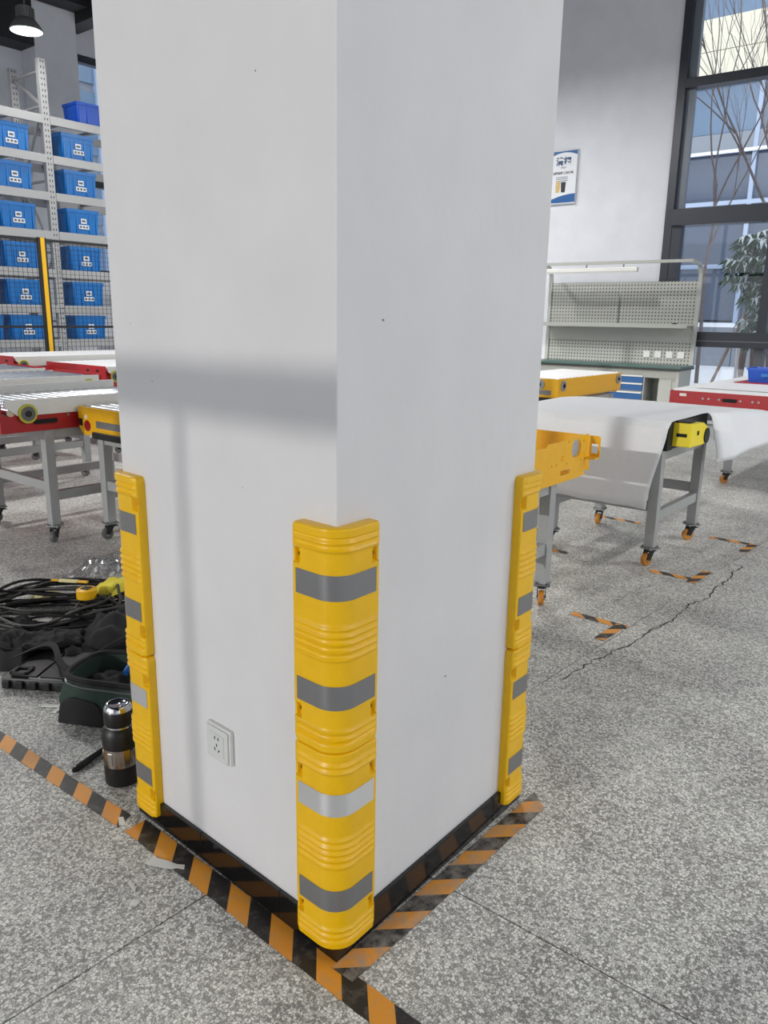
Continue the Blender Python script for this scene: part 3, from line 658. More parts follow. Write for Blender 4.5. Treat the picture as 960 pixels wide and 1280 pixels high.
# red conveyor on the right ----------------------------------------------------------------
ru = tag(empty('roller_conveyor', (7.3, .6, 0)), 'bright red sided conveyor by the tall window carrying a blue bin', 'conveyor', GRP)
ox, oy = 7.3, .6
leg_frame(ru, (6.35-ox, 8.3-ox), (-.35-oy, .98-oy), .66, 'o', low=.43)
B(6.2-ox, 6.215-ox, -.7-oy, 1.52-oy, .685, .822).build('side_panel', M['red'], ru, .001); B(8.45-ox, 8.465-ox, -.7-oy, 1.52-oy, .685, .822).build('side_panel', M['red'], ru, .001)
B(6.215-ox, 8.45-ox, 1.505-oy, 1.52-oy, .685, .822).build('end_plate', M['red'], ru); B(6.215-ox, 8.45-ox, -.7-oy, -.685-oy, .685, .822).build('end_plate', M['red'], ru)
B(6.2-ox, 6.25-ox, -.7-oy, 1.2-oy, .645, .684).build('grey_rail', M['grey_frame'], ru)
B(6.193-ox, 6.2-ox, .93-oy, 1.05-oy, .748, .777).build('slot', M['hole'], ru)
for y in (1.08, .90, 1.17, 1.22, .75, .80): MB().cyl((6.194-ox, y-oy, .765), (6.2-ox, y-oy, .765), .009, n=10).build('bolt', M['zinc'], ru)
B(6.197-ox, 6.2-ox, 1.37-oy, 1.43-oy, .775, .80).build('sticker', M['sticker'], ru)
rollers(ru, 6.22-ox, 8.44-ox, -.68-oy, 1.5-oy, .815, .024, .062, M['white_roller'])
fs2 = B(6.42, 8.30, -.6, 1.36, .842, .848).build('foam_board', M['foam']); tag(fs2, 'flat white foam board lying on the red conveyor', 'foam board')
rp_ = B(7.25, 7.8, .7, 1.26, .8485, .855).build('red_tray', M['red'], None, .002); tag(rp_, 'thin red tray under the blue bin on the red conveyor', 'tray')
def crate_mesh(w_, d_, h_, name, mt):
    mb = MB(); t = .012; k = .02      # slightly tapered box with a rim, ribs and a real inside
    def ring(z, g): return [(-w_/2+g, -d_/2+g, z), (w_/2-g, -d_/2+g, z), (w_/2-g, d_/2-g, z), (-w_/2+g, d_/2-g, z)]
    R_ = [ring(0, k), ring(h_*.86, k*.3), ring(h_*.86, -.004), ring(h_, -.004), ring(h_, t), ring(.012, k+t)]
    vs = [v for r in R_ for v in r]; fs = [(3, 2, 1, 0), (20, 21, 22, 23)]
    for i in range(5): fs += [(i*4+a, i*4+(a+1) % 4, i*4+4+(a+1) % 4, i*4+4+a) for a in range(4)]
    mb.add(vs, fs)
    for f in (-.42, -.2, .2, .42): mb.box(f*w_-.012, f*w_+.012, -d_/2-.004+k*.3, -d_/2+.02, h_*.06, h_*.86)
    for f in (-.3, .3):
        mb.box(-w_/2-.004+k*.3, -w_/2+.02, f*d_-.012, f*d_+.012, h_*.06, h_*.86)
    mb.box(-w_/2+.01, w_/2-.01, -d_/2+.004, -d_/2+.02, h_*.70, h_*.74)
    return mb.mesh(name, mt)
bb = tag(empty('blue_bin', (7.52, .98, .856)), 'small blue plastic bin on the red conveyor by the window', 'bin')
link('body', crate_mesh(.40, .30, .14, 'body', M['bin']), bb, rz=PI/2); B(-.2, -.13, -.05, .05, .06, .09).build('handle', M['crate'], bb)

# ------------------------------------------------------------------ workbench
BM = Matrix.Translation((10.32, 2.72, 0)) @ Matrix.Rotation(0.039, 4, 'Z')
wb = tag(empty('workbench'), 'grey steel workbench with pegboard back, blue drawers and dark green top', 'workbench'); wb.matrix_world = BM
LW = 2.3
B(-.42, .22, -.01, LW, .80, .83).build('worktop', M['bench_top'], wb, .002); B(-.423, .22, -.014, LW, .775, .8).build('worktop_edge', M['bench_edge'], wb, .002)
B(-.36, .2, .02, .06, 0, .775).build('side_panel', M['bench'], wb); B(-.36, .2, LW-.05, LW-.01, 0, .775).build('side_panel', M['bench'], wb)
B(.05, .07, .06, LW-.05, .05, .775).build('modesty_panel', M['bench'], wb); B(-.32, -.30, .06, .30, .0, .66).build('front_panel', M['bench'], wb); B(-.34, -.30, .06, LW-.05, .66, .775).build('apron', M['bench'], wb)
du = B(-.33, .15, .50, 1.25, .2, .70).build('drawer_unit', M['bench'], wb)
for z in (.22, .345, .47, .58):
    d = B(-.352, -.33, .52, 1.23, z, z+.10).build('drawer', M['drawer'], wb); B(-.362, -.352, .52, 1.23, z+.085, z+.105).build('handle', M['white_metal'], d)
B(-.33, -.29, .12, .17, 0, .775).build('leg', M['bench'], wb); B(-.33, -.29, 1.9, 1.95, 0, .775).build('leg', M['bench'], wb)
for y in (0.0, 1.13): B(.17, .185, y+.03, y+1.14, 1.40, 1.99).build('pegboard', M['peg'], wb)
B(.17, .185, .03, LW, .83, 1.16).build('lower_pegboard', M['peg'], wb); B(.165, .18, .03, LW, 1.14, 1.41).build('back_panel', M['bench'], wb)
sf = B(-.12, .17, .05, LW, 1.375, 1.39).build('shelf', M['bench'], wb, .002); B(-.125, -.12, .05, LW, 1.345, 1.40).build('shelf_lip', M['bench'], sf)
for y in (.02, LW-.03):
    B(.15, .2, y-.025, y+.025, .83, 2.0).build('upright', M['bench'], wb)
    pts = [(.175, y, 2.0), (.165, y, 2.10), (.12, y, 2.18), (.04, y, 2.22), (-.3, y, 2.235)]
    mb = MB()
    for a, b_ in zip(pts[:-1], pts[1:]): mb.bar(a, b_, .05, .04, (0, 0, 1) if abs(b_[2]-a[2]) < .05 else (1, 0, 0))
    mb.build('lamp_arm', M['bench'], wb)
B(-.32, -.27, .0, LW, 2.215, 2.255).build('top_bar', M['bench'], wb)
lb = B(-.33, -.26, .75, LW, 2.11, 2.17).build('batten_lamp', M['white_metal'], wb, .01); B(-.32, -.27, .76, LW, 2.10, 2.112).build('diffuser', M['white_metal'], lb)
for y in (.95, 1.5): B(-.30, -.29, y, y+.02, 2.17, 2.22).build('hanger', M['zinc'], lb)
for k in range(4): B(.155, .17, .13+.165*k, .225+.165*k, .92, 1.015).build('socket', M['socket'], wb, .002)
clip = B(-.05, -.02, .22, .28, 1.391, 1.415).build('clip', M['rubber'], wb)

# poster ---------------------------------------------------------------------------------
po = tag(empty('wall_poster'), 'blue and white cleaning notice board hung on the white wall', 'poster')
pc = Vector((10.70-.039*1.55-.02, 4.79, 3.165))
po.matrix_world = Matrix.Translation(pc) @ Matrix.Rotation(.039, 4, 'Z') @ Matrix(((0, 0, -1, 0), (-1, 0, 0, 0), (0, 1, 0, 0), (0, 0, 0, 1)))
# local: x to the right seen from the room, y up, z towards the room; right edge at x=0
PW, PH = .43, .775
B(-PW, 0, 0, PH, -.012, .006).build('board', M['poster_white'], po, .002)
for a, b_, c_, d_ in ((-PW, 0, 0, .012), (-PW, 0, PH-.012, PH), (-PW, -PW+.012, .012, PH-.012), (-.012, 0, .012, PH-.012)): B(a, b_, c_, d_, .006, .012).build('frame_edge', M['zinc'], po)
def arcfill(y0, y1, bulge, name, up):
    n = 16; xs_ = [-PW+.013+(PW-.026)*k/n for k in range(n+1)]
    if up: cur = [y0+bulge*(1-((2*k/n-1)**2)) for k in range(n+1)]
    else: cur = [y1-bulge*(1-(k/n))**0.5*1.0 if False else y1-bulge*(k/n-1)**2 for k in range(n+1)]
    mb = MB()
    if up: mb.add([(x, cur[k], .0072) for k, x in enumerate(xs_)]+[(x, y1, .0072) for x in xs_], [(k, k+1, n+1+k+1, n+1+k) for k in range(n)])
    else: mb.add([(x, y0, .0072) for x in xs_]+[(x, cur[k], .0072) for k, x in enumerate(xs_)], [(k, k+1, n+1+k+1, n+1+k) for k in range(n)])
    mb.build(name, M['poster_blue'], po)
arcfill(PH-.075, PH-.013, .045, 'header_band', True); arcfill(.025, .15, .075, 'footer_band', False)
def text(s, x, y, size, mt, name, bold=0.0):
    cu = bpy.data.curves.new(name, 'FONT'); cu.body = s; cu.size = size; cu.align_x = 'CENTER'; cu.offset = bold; cu.extrude = .0006
    o = bpy.data.objects.new('tmp', cu); COL.objects.link(o)
    me = bpy.data.meshes.new_from_object(o.evaluated_get(bpy.context.evaluated_depsgraph_get()))
    bpy.data.objects.remove(o); me.materials.clear(); me.materials.append(mt)
    return link(name, me, po, (x, y, .0078))
text('清扫', -PW/2-.015, PH-.20, .125, M['poster_dark'], 'title_text', .004)
text('SEISO', -PW/2-.015, PH-.255, .034, M['print_grey'], 'subtitle_text')
text('清除垃圾 美化环境', -PW/2-.015, PH-.335, .040, M['ink_black'], 'slogan_text', .0012)
for k in range(4): B(-PW+.09, -.15-.1*(k == 3), PH-.385-.026*k, PH-.376-.026*k, .0065, .0075).build('text_line', M['print_grey'], po)
MB().prism([(-.30+a*.04, .26+b_*.085, .0066) for a, b_ in ((-1, -1), (.6, -1), (.9, .2), (.5, 1), (-.5, 1), (-1, .3))], (0, 0, .001)).build('picture_figure', M['tan'], po)
MB().prism([(-.215+a*.04, .25+b_*.075, .0068) for a, b_ in ((-.8, -1), (.8, -1), (1, .9), (.6, 1), (-.6, 1), (-1, .9))], (0, 0, .001)).build('picture_bin', M['ink_black'], po)

# ------------------------------------------------------------------ racks, crates, fence on the left
RY, RD = 10.5, .82
rk = tag(empty('storage_rack', (5.3, RY, 0)), 'tall grey boltless storage rack full of blue crates', 'rack')
SZ = [.50, 1.03, 1.53, 2.05, 2.59, 3.13, 3.64, 4.165]
for xc in (2.75, 5.305, 7.9):
    for yy, ht in ((0, 4.9), (RD, 4.9)):
        up = MB().box(xc-5.3-.055, xc-5.3+.055, yy, yy+.02, 0, ht).box(xc-5.3-.055, xc-5.3-.035, yy+.0205, yy+.08, 0, ht).box(xc-5.3+.035, xc-5.3+.055, yy+.0205, yy+.08, 0, ht).build('upright', M['rack'], rk)
        hb_ = MB()
        for k in range(int(ht/.075)):
            for s in (-.02, .02): hb_.box(xc-5.3+s-.006, xc-5.3+s+.006, yy-.0015, yy, .05+k*.075, .078+k*.075)
        o = hb_.build('perforations', M['hole'], up); o['kind'] = 'stuff'
    zz = [.3, 1.3, 2.3, 3.3, 4.3, 4.75]
    for k, (a, b_) in enumerate(zip(zz[:-1], zz[1:])):
        p = (xc-5.3, .08, a), (xc-5.3, RD, b_)
        if k % 2: p = (xc-5.3, RD, a), (xc-5.3, .08, b_)
        MB().bar(*p, .03, .03).build('brace', M['rack'], rk)
        MB().bar((xc-5.3, .08, b_), (xc-5.3, RD, b_), .03, .03).build('brace', M['rack'], rk)
for z in SZ:
    for xa, xb in ((2.80, 5.25), (5.36, 7.85)):
        for yy in (-.012, RD+.01): B(xa-5.3, xb-5.3, yy, yy+.045, z-.115, z).build('beam', M['rack'], rk, .003)
        B(xa-5.3, xb-5.3, .04, .06, z-.09, z-.06).build('beam_lip', M['deck'], rk)
        for k in range(4):
            xx = xa+.3+k*.6; B(xx-5.3-.03, xx-5.3+.03, .035, RD+.01, z-.04, z-.004).build('cross_bar', M['deck'], rk)
CM = crate_mesh(.52, .40, .355, 'body', M['crate'])
lab1 = B(-.045, .045, -.2035, -.2005, .155, .225).mesh('label_card', M['paper']); lab2 = B(-.085, .085, -.2035, -.2005, .075, .135).mesh('label_card', M['paper'])
ink1 = B(-.03, .03, -.2045, -.2035, .175, .205).mesh('label_print', M['print_grey'])
ink2 = MB()
for k in range(3): ink2.box(-.07+.052*k, -.035+.052*k, -.2045, -.2035, .09, .12)
ink2 = ink2.mesh('label_print', M['print_grey'])
rows_ = ['lowest', 'second', 'third', 'fourth', 'fifth', 'sixth', 'seventh', 'top']
def crate(x, row, label, z=None):
    c_ = tag(empty('blue_crate', (x, RY+.24, SZ[row]+.002)), label, 'crate', 'blue crates on the rack')
    link('body', CM, c_)
    a = link('label_card', lab1, c_); link('label_print', ink1, a); b_ = link('label_card', lab2, c_); link('label_print', ink2, b_)
    return c_
for row in range(1, 7):
    crate(5.80, row, 'blue crate on the %s shelf up, right of the perforated upright' % rows_[row])
    crate(4.79-.0*row, row, 'blue crate on the %s shelf up, left of the perforated upright' % rows_[row])
    crate(4.17, row, 'blue crate on the %s shelf up, cut by the photo\'s left edge' % rows_[row])
tb = tag(empty('blue_bin', (6.12, RY+.25, SZ[7]+.002)), 'plain blue bin alone on the top shelf under the small window', 'bin')
link('body', crate_mesh(.58, .40, .30, 'body', M['bin']), tb)
# reflective offcuts on the low shelf
# fence
FY = 9.0
fn = tag(empty('mesh_fence', (4.28, FY, 0)), 'black wire mesh safety fence in front of the storage rack', 'fence')
post = MB().box(-.055, .055, 0, .05, 0, 2.35).build('post', M['fence_black'], fn)
B(-.024, .03, -.004, 0, .1, 2.35).build('yellow_face', M['post_yellow'], post)
for xx in (-2.1, 2.1): B(xx-.03, xx+.03, 0, .05, 0, 2.35).build('post', M['fence_black'], fn)
for x0, x1 in ((-2.07, -.06), (.06, 2.07)):
    for z in (.12, 1.245, 2.32): B(x0, x1, .01, .035, z-.015, z+.015).build('rail', M['fence_black'], fn)
    wm = MB(); k = x0+.06
    while k < x1-.02: wm.box(k-.002, k+.002, .018, .022, .12, 2.32); k += .062
    z = .18
    while z < 2.3: wm.box(x0, x1, .022, .026, z-.002, z+.002); z += .062
    o = wm.build('wire_mesh', M['fence_black'], fn); o['kind'] = 'stuff'

# ------------------------------------------------------------------ high bay lamps
def high_bay(x, y, z, label, power=1.0):
    r = tag(empty('high_bay_lamp', (x, y, z)), label, 'lamp', 'high bay lamps')
    MB().lathe([(.205, 0), (.21, .01), (.19, .05), (.13, .13), (.10, .15)], 32).build('reflector', M['shade'], r, 0, True)
    mb = MB()
    mb.lathe([(.10, .15), (.10, .28), (.085, .29)], 24)
    for k in range(18):
        a = 2*PI*k/18; mb.box(.09, .118, -.004, .004, .15, .27, Matrix.Rotation(a, 4, 'Z'))
    mb.build('heat_sink', M['shade'], r)
    MB().cyl((0, 0, -.004), (0, 0, .0), .198, n=32).build('lens', M['diffuser'], r)
    MB().cyl((0, 0, .29), (0, 0, 6.75-z if False else H-z), .008, n=8).build('hanging_rod', M['shade'], r)
    if power:
        l = bpy.data.lights.new('lamp_light', 'AREA'); l.shape = 'DISK'; l.size = .4; l.energy = LAMP_W*power; l.color = (1.0, .985, .96)
        o = bpy.data.objects.new('lamp_light', l); COL.objects.link(o); o.parent = r; o.location = (0, 0, -.02)
    return r
high_bay(4.85, 10.0, 5.03, 'round high bay lamp hanging above the storage rack', .15)
for x, y, lab in ((0.6, 11.0, 'back wall left of the rack, added as fill'), (3.0, -6.0, 'floor behind the camera, added as fill light'), (1.8, 7.2, 'red and white conveyors'), (6.2, -3.4, 'right window bay'), (6.9, 4.6, 'yellow conveyor below the workbench'), (7.6, 7.2, 'hall beyond the workbench')):  # unseen lamps; those at the back wall and behind the camera added as fill
    high_bay(x, y, 4.98, 'round high bay lamp hanging above the ' + lab, .86 if y < -5 else 1.0)

# ------------------------------------------------------------------ pile of tools on the floor
def tube_path(fn, n): return [fn(k/n) for k in range(n+1)]
# cables
cc_ = MB()
rnd = random.Random(3)
for lp in range(17):
    cx, cy = .60+rnd.uniform(-.05, .07), 2.42+rnd.uniform(-.05, .06); ra = rnd.uniform(.25, .40); rb = rnd.uniform(.16, .29); th = 2.25+rnd.uniform(-.2, .2)
    zz = .012+.0055*lp; ph = rnd.uniform(0, 6)
    pts = []
    for k in range(56):
        a = 2*PI*k/56; q = 1+.08*math.sin(2*a+ph)+.05*math.sin(5*a+ph*2)
        ex, ey = ra*q*math.cos(a), rb*q*math.sin(a)
        pts.append((cx+ex*math.cos(th)-ey*math.sin(th), cy+ex*math.sin(th)+ey*math.cos(th), zz+.012*(1+math.sin(a*3+ph))*(.3+lp/17)))
    cc_.tube(pts, .0075, 6, True)
cb = cc_.build('cable_coil', M['cable'], None, 0, True); tag(cb, 'heap of coiled black cables on the floor', 'cable')
c2 = MB()
for lp in range(9):
    cx, cy = .80+rnd.uniform(-.04, .04), 2.18+rnd.uniform(-.04, .05); ra = rnd.uniform(.16, .24); rb = rnd.uniform(.10, .16); ph = rnd.uniform(0, 6)
    pts = [(cx+ra*(1+.1*math.sin(3*a+ph))*math.cos(a+.5), cy+rb*(1+.1*math.cos(2*a+ph))*math.sin(a+.5), .02+.008*lp+.01*math.sin(2*a+ph)) for a in [2*PI*k/44 for k in range(44)]]
    c2.tube(pts, .0045, 5, True)
tag(c2.build('cable_coil', M['cable'], None, 0, True), 'bundle of thin dark wires beside the yellow tape measure', 'cable')
oc = MB().tube([(.18+.4*t, 2.98-.16*t+.02*math.sin(6*t), .012+.05*max(0, t-.5)) for t in [k/20 for k in range(21)]], .007, 6).build('extension_lead', M['cable_orange'], None, 0, True)
tag(oc, 'orange cable end leading out of the black cable heap', 'cable')
def blob_sheet(name, label, cat, cx, cy, rz, a, b_, h, mt, seed, n=30, fold=3.0, edge=.35, z0=.004, parent=None, amp=.5):
    """crumpled cloth: a closed shell, flat below and folded on top"""
    mb = MB(); top = []; bot = []
    T = Matrix.Translation((cx, cy, 0)) @ Matrix.Rotation(rz, 4, 'Z')
    for j in range(n+1):
        for i in range(n+1):
            u = 2*i/n-1; v = 2*j/n-1
            e = max(0, 1-max(abs(u), abs(v))**3)
            wx = u*a*(1+.16*noise.noise(Vector((v*1.7, seed, u)))); wy = v*b_*(1+.16*noise.noise(Vector((u*1.7, seed+5, v))))
            nz = noise.noise(Vector((u*fold, v*fold*.6, seed)))*.6 + abs(noise.noise(Vector((u*fold*2, v*fold, seed+3))))*.5
            z = z0+.004+h*(e**edge)*(1-amp+amp*(.5+nz))
            top.append(T @ Vector((wx, wy, z))); bot.append(T @ Vector((wx, wy, z0)))
    N = (n+1)*(n+1); q = [(j*(n+1)+i, j*(n+1)+i+1, (j+1)*(n+1)+i+1, (j+1)*(n+1)+i) for j in range(n) for i in range(n)]
    mb.add(top, q); mb.add(bot, [tuple(reversed(f)) for f in q])
    ring = [i for i in range(n+1)] + [j*(n+1)+n for j in range(1, n+1)] + [n*(n+1)+i for i in range(n-1, -1, -1)] + [j*(n+1) for j in range(n-1, 0, -1)]
    mb.f += [(ring[k], ring[(k+1) % len(ring)], N+ring[(k+1) % len(ring)], N+ring[k]) for k in range(len(ring))]
    o = mb.build(name, mt, parent, 0, True)
    if label: tag(o, label, cat)
    return o
blob_sheet('tool_pouch', 'crumpled black pouch at the left edge below the cables', 'pouch', .34, 2.17, .5, .17, .13, .12, M['black_nylon'], 2.3, fold=2.6, amp=.8)
blob_sheet('nylon_bag', 'limp black nylon bag heaped behind the green tool bag', 'bag', .70, 1.90, -.6, .26, .20, .16, M['black_nylon'], 8.1, fold=2.2, amp=.85)
blob_sheet('fabric_flap', 'folded black fabric flap lying on the flat tool case', 'cloth', .415, 2.01, -.5, .12, .075, .04, M['black_nylon'], 4.4, fold=2.4, amp=.7, z0=.075)
# flat black case
tcase = tag(empty('tool_case', (.365, 1.80, .002), -1.0), 'flat open black plastic tool case with a square buckle', 'tool case')
B(-.20, .20, -.15, .15, 0, .05).build('shell', M['black_plastic'], tcase, .012, True)
for k in range(3): B(-.17+.12*k, -.06+.12*k, -.13, .13, .05, .056).build('lid_panel', M['black_plastic'], tcase, .002)
for k in range(7): B(-.19+.055*k, -.16+.055*k, -.162, -.148, .008, .04).build('latch', M['rubber'], tcase, .003)
mb = MB()
for a, b_, c_, d_ in ((-.17, -.10, -.135, -.122), (-.17, -.10, -.082, -.069), (-.17, -.157, -.135, -.069), (-.113, -.10, -.135, -.069)): mb.box(a, b_, c_, d_, .056, .066)
mb.build('buckle', M['rubber'], tcase, .003)
st = MB(); pts = [(-.22+.30*t, -.02+.09*math.sin(5*t), .075+.03*math.sin(3*t)) for t in [k/16 for k in range(17)]]
st.add([(x, y-.02, z) for x, y, z in pts]+[(x, y+.02, z) for x, y, z in pts], [(k, k+1, 18+k, 17+k) for k in range(16)])
so_ = st.build('strap', M['black_nylon'], tcase); so_.modifiers.new('thickness', 'SOLIDIFY').thickness = .003
# green tool bag
TB = Matrix.Translation((.125, 1.51, 0)) @ Matrix.Rotation(math.atan2(-.89, .45), 4, 'Z')   # local x along the front, local y into the pile
tbag = tag(empty('tool_bag'), 'open dark green and black tool bag behind the vacuum flask', 'bag'); tbag.matrix_world = TB
NB = 40; LV = [(0, .86), (.03, .97), (.075, 1.0), (.12, .95), (.15, .9), (.165, .87)]
def bag_ring(sc, z, seed):
    pts = []
    for k in range(NB):
        a = 2*PI*k/NB; ca, sa = math.cos(a), math.sin(a); p_ = 4.5
        rr = (abs(ca)**p_+abs(sa)**p_)**(-1/p_)
        x, y = .25*rr*ca*sc, .15*rr*sa*sc
        d = .018*noise.noise(Vector((x*9, y*9, z*14+seed)))
        pts.append((.25+x*(1+d*4), .15+y*(1+d*4), z+(.012*noise.noise(Vector((x*7, y*7, seed))) if z > .1 else 0)))
    return pts
mb = MB(); rows = [bag_ring(s, z, 1.0) for z, s in LV]
rows += [[(.25+(x-.25)*.93, .15+(y-.15)*.93, z-.004) for x, y, z in rows[-1]], [(.25+(x-.25)*.84, .15+(y-.15)*.84, .07) for x, y, z in rows[-1]]]
mb.add([p for r in rows for p in r], [(i*NB+k, i*NB+(k+1) % NB, (i+1)*NB+(k+1) % NB, (i+1)*NB+k) for i in range(len(rows)-1) for k in range(NB)]+[tuple(range(NB-1, -1, -1)), tuple(range((len(rows)-1)*NB, len(rows)*NB))])
mb.build('body', M['green_nylon'], tbag, 0, True)
MB().tube(rows[len(LV)-1], .011, 6, True).build('rim', M['black_nylon'], tbag, 0, True)
zp = [(x, y-.012 if y < .15 else y, z-.018) for x, y, z in rows[len(LV)-1] if y < .1]
MB().tube(sorted(zp), .004, 5).build('zipper', M['zinc'], tbag)
o = blob_sheet('side_flap', None, None, .13, .0, .03, .09, .012, .10, M['black_nylon'], 6.6, n=18, fold=.8, z0=.01, parent=tbag, amp=.15)
o = blob_sheet('lining', None, None, .22, .14, 0, .16, .09, .05, M['black_nylon'], 9.2, n=18, z0=.085, parent=tbag, amp=.8)
fl = MB(); pts = [(0.02+.46*t, .27+.05*math.sin(t*5), .15+.10*math.sin(t*PI)) for t in [k/20 for k in range(21)]]
fl.add([(x, y, z) for x, y, z in pts]+[(x+.02, y+.09, z*.55) for x, y, z in pts], [(k, k+1, 22+k, 21+k) for k in range(20)])
o = fl.build('back_flap', M['black_nylon'], tbag, 0, True); o.modifiers.new('thickness', 'SOLIDIFY').thickness = .005
bt = MB().tube([(.36, 1.38, .145), (.41, 1.40, .165), (.47, 1.39, .168), (.52, 1.36, .15)], [.012, .02, .02, .014], 10).build('blue_tool', M['blue_tool'], None, 0, True)
tag(bt, 'blue tool handle poking out of the open tool bag', 'tool')
# tape measure
tm = tag(empty('tape_measure', (.76, 2.32, .098), .4), 'yellow tape measure on top of the black cables', 'tape measure'); tm.scale = (1.3, 1.3, 1.3)
MB().lathe([(.030, 0), (.037, .004), (.037, .034), (.030, .038)], 24).build('case', M['tool_yellow'], tm, 0, True)
B(-.016, .016, -.016, .016, .038, .041).build('button', M['rubber'], tm, .003); B(.03, .045, -.012, .012, .0, .02).build('mouth', M['rubber'], tm)
kn = tag(empty('utility_knife', (.80, 2.50, .125), -1.0), 'cream and yellow utility knife behind the tape measure', 'knife')
B(-.08, .02, -.011, .011, 0, .014).build('handle', M['cream'], kn, .004); B(-.12, -.08, -.008, .008, .004, .010).build('blade_end', M['tool_yellow'], kn); B(.02, .07, -.009, .009, .001, .012).build('grip', M['tool_yellow'], kn, .003)
blob_sheet('yellow_paper', 'crumpled yellow paper peeking out behind the column', 'paper', .93, 2.36, .3, .085, .06, .06, M['yellow_paper'], 3.9, n=14, fold=1.5, z0=.085)
blob_sheet('paper_scrap', 'pale cream paper scrap behind the cable heap', 'paper', .765, 2.74, .2, .07, .035, .02, M['cream'], 5.9, n=12, fold=2)
blob_sheet('paper_scrap', 'grey white paper showing through the cable loops', 'paper', .52, 2.36, .2, .10, .06, .012, M['white_plastic'], 7.7, n=12, fold=2)
mb = MB(); n = 26; g = []
for j in range(n+1):
    for i in range(n+1):
        u = 2*i/n-1; v = 2*j/n-1
        z = .006+.10*max(0, 1-u*u-v*v*.8)**.7*(.5+1.0*abs(noise.noise(Vector((u*3, v*3, 2.2))))) + .02*abs(noise.noise(Vector((u*7, v*7, 1.1))))
        g.append((1.15+.20*u+.04*noise.noise(Vector((u*2, v*2, 5))), 2.82+.16*v+.04*noise.noise(Vector((u*2, v*2, 9))), z))
mb.add(g, [(j*(n+1)+i, j*(n+1)+i+1, (j+1)*(n+1)+i+1, (j+1)*(n+1)+i) for j in range(n) for i in range(n)])
tag(mb.build('plastic_bag', M['clear']), 'crumpled clear plastic bag on the floor behind the tools', 'plastic bag')
for (x, y, a, L_, lab) in ((.195, 1.60, -.9, .05, 'left of two white plastic ties on the floor by the tool bag'), (.225, 1.575, .3, .06, 'right of two white plastic ties on the floor by the tool bag')):
    o = B(-L_, L_, -.009, .009, .001, .006).build('plastic_tie', M['white_plastic'], None, .002, False, (x, y, 0), a); tag(o, lab, 'plastic tie')
# vacuum flask
vf = tag(empty('vacuum_flask', (.090, .995, 0)), 'black vacuum flask with a bare steel band beside the column', 'flask'); vf.scale = (1, 1, .945)
MB().lathe([(.046, .0), (.053, .006), (.054, .012), (.054, .072)], 36).build('base', M['bottle_black'], vf, 0, True)
MB().lathe([(.0535, .072), (.0535, .135)], 36).build('steel_band', M['steel'], vf, 0, True)
mb = MB()
for k in range(9):
    a = 2*PI*k/9; T = Matrix.Rotation(a, 4, 'Z'); mb.box(.052, .0548, -.008, .008, .082, .126, T)
mb.build('band_relief', M['steel'], vf, .002)
MB().lathe([(.0545, .135), (.055, .145), (.055, .178), (.050, .196), (.043, .205)], 36).build('shoulder', M['bottle_black'], vf, 0, True)
MB().lathe([(.0425, .205), (.0425, .211)], 36).build('chrome_ring', M['chrome'], vf, 0, True)
MB().lathe([(.0425, .211), (.0445, .216), (.0445, .256), (.0425, .262)], 36).build('cup', M['bottle_black'], vf, 0, True)
MB().lathe([(.0425, .262), (.041, .272), (.034, .280), (.026, .281), (.022, .279)], 36).build('chrome_lid', M['chrome'], vf, 0, True)
hh = tag(empty('hand_file', (.065, 1.158, .0), .30), 'black tool handle lying on the floor beside the flask', 'tool')
MB().tube([(-.065, 0, .011), (-.055, 0, .012), (.0, 0, .012), (.08, .0, .012), (.1, 0, .012)], [.006, .011, .011, .009, .006], 8).build('grip', M['rubber'], hh, 0, True)
MB().cyl((-.056, 0, .0235), (-.056, 0, .0242), .004, n=8).build('hang_hole', M['zinc'], hh)
# scraps on the floor
def scrap(label, pts, z, cat='paper'):
    mb = MB().prism([(x, y, z) for x, y in pts], (0, 0, .0014)); tag(mb.build('paper_scrap', M['white_plastic']), label, cat)
scrap('torn white paper strip stuck on the floor tape', [(-.098, .60), (-.070, .612), (-.052, .565), (-.045, .535), (-.033, .518), (-.045, .505), (-.055, .525), (-.066, .53), (-.088, .575)], .0022)
scrap('small white paper scrap left of the floor tape', [(-.170, .575), (-.160, .580), (-.165, .545), (-.178, .53)], .0005)
scrap('tiny white scrap nearest the slab joint', [(-.205, .512), (-.192, .515), (-.188, .492), (-.203, .488)], .0005)
scrap('small white chip at the break in the floor tape', [(-.088, .758), (-.076, .762), (-.072, .742), (-.084, .738)], .0005)
scrap('white paint chips by the left back corner of the column', [(-.05, .80), (-.03, .835), (-.02, .825), (-.035, .79)], .0005)

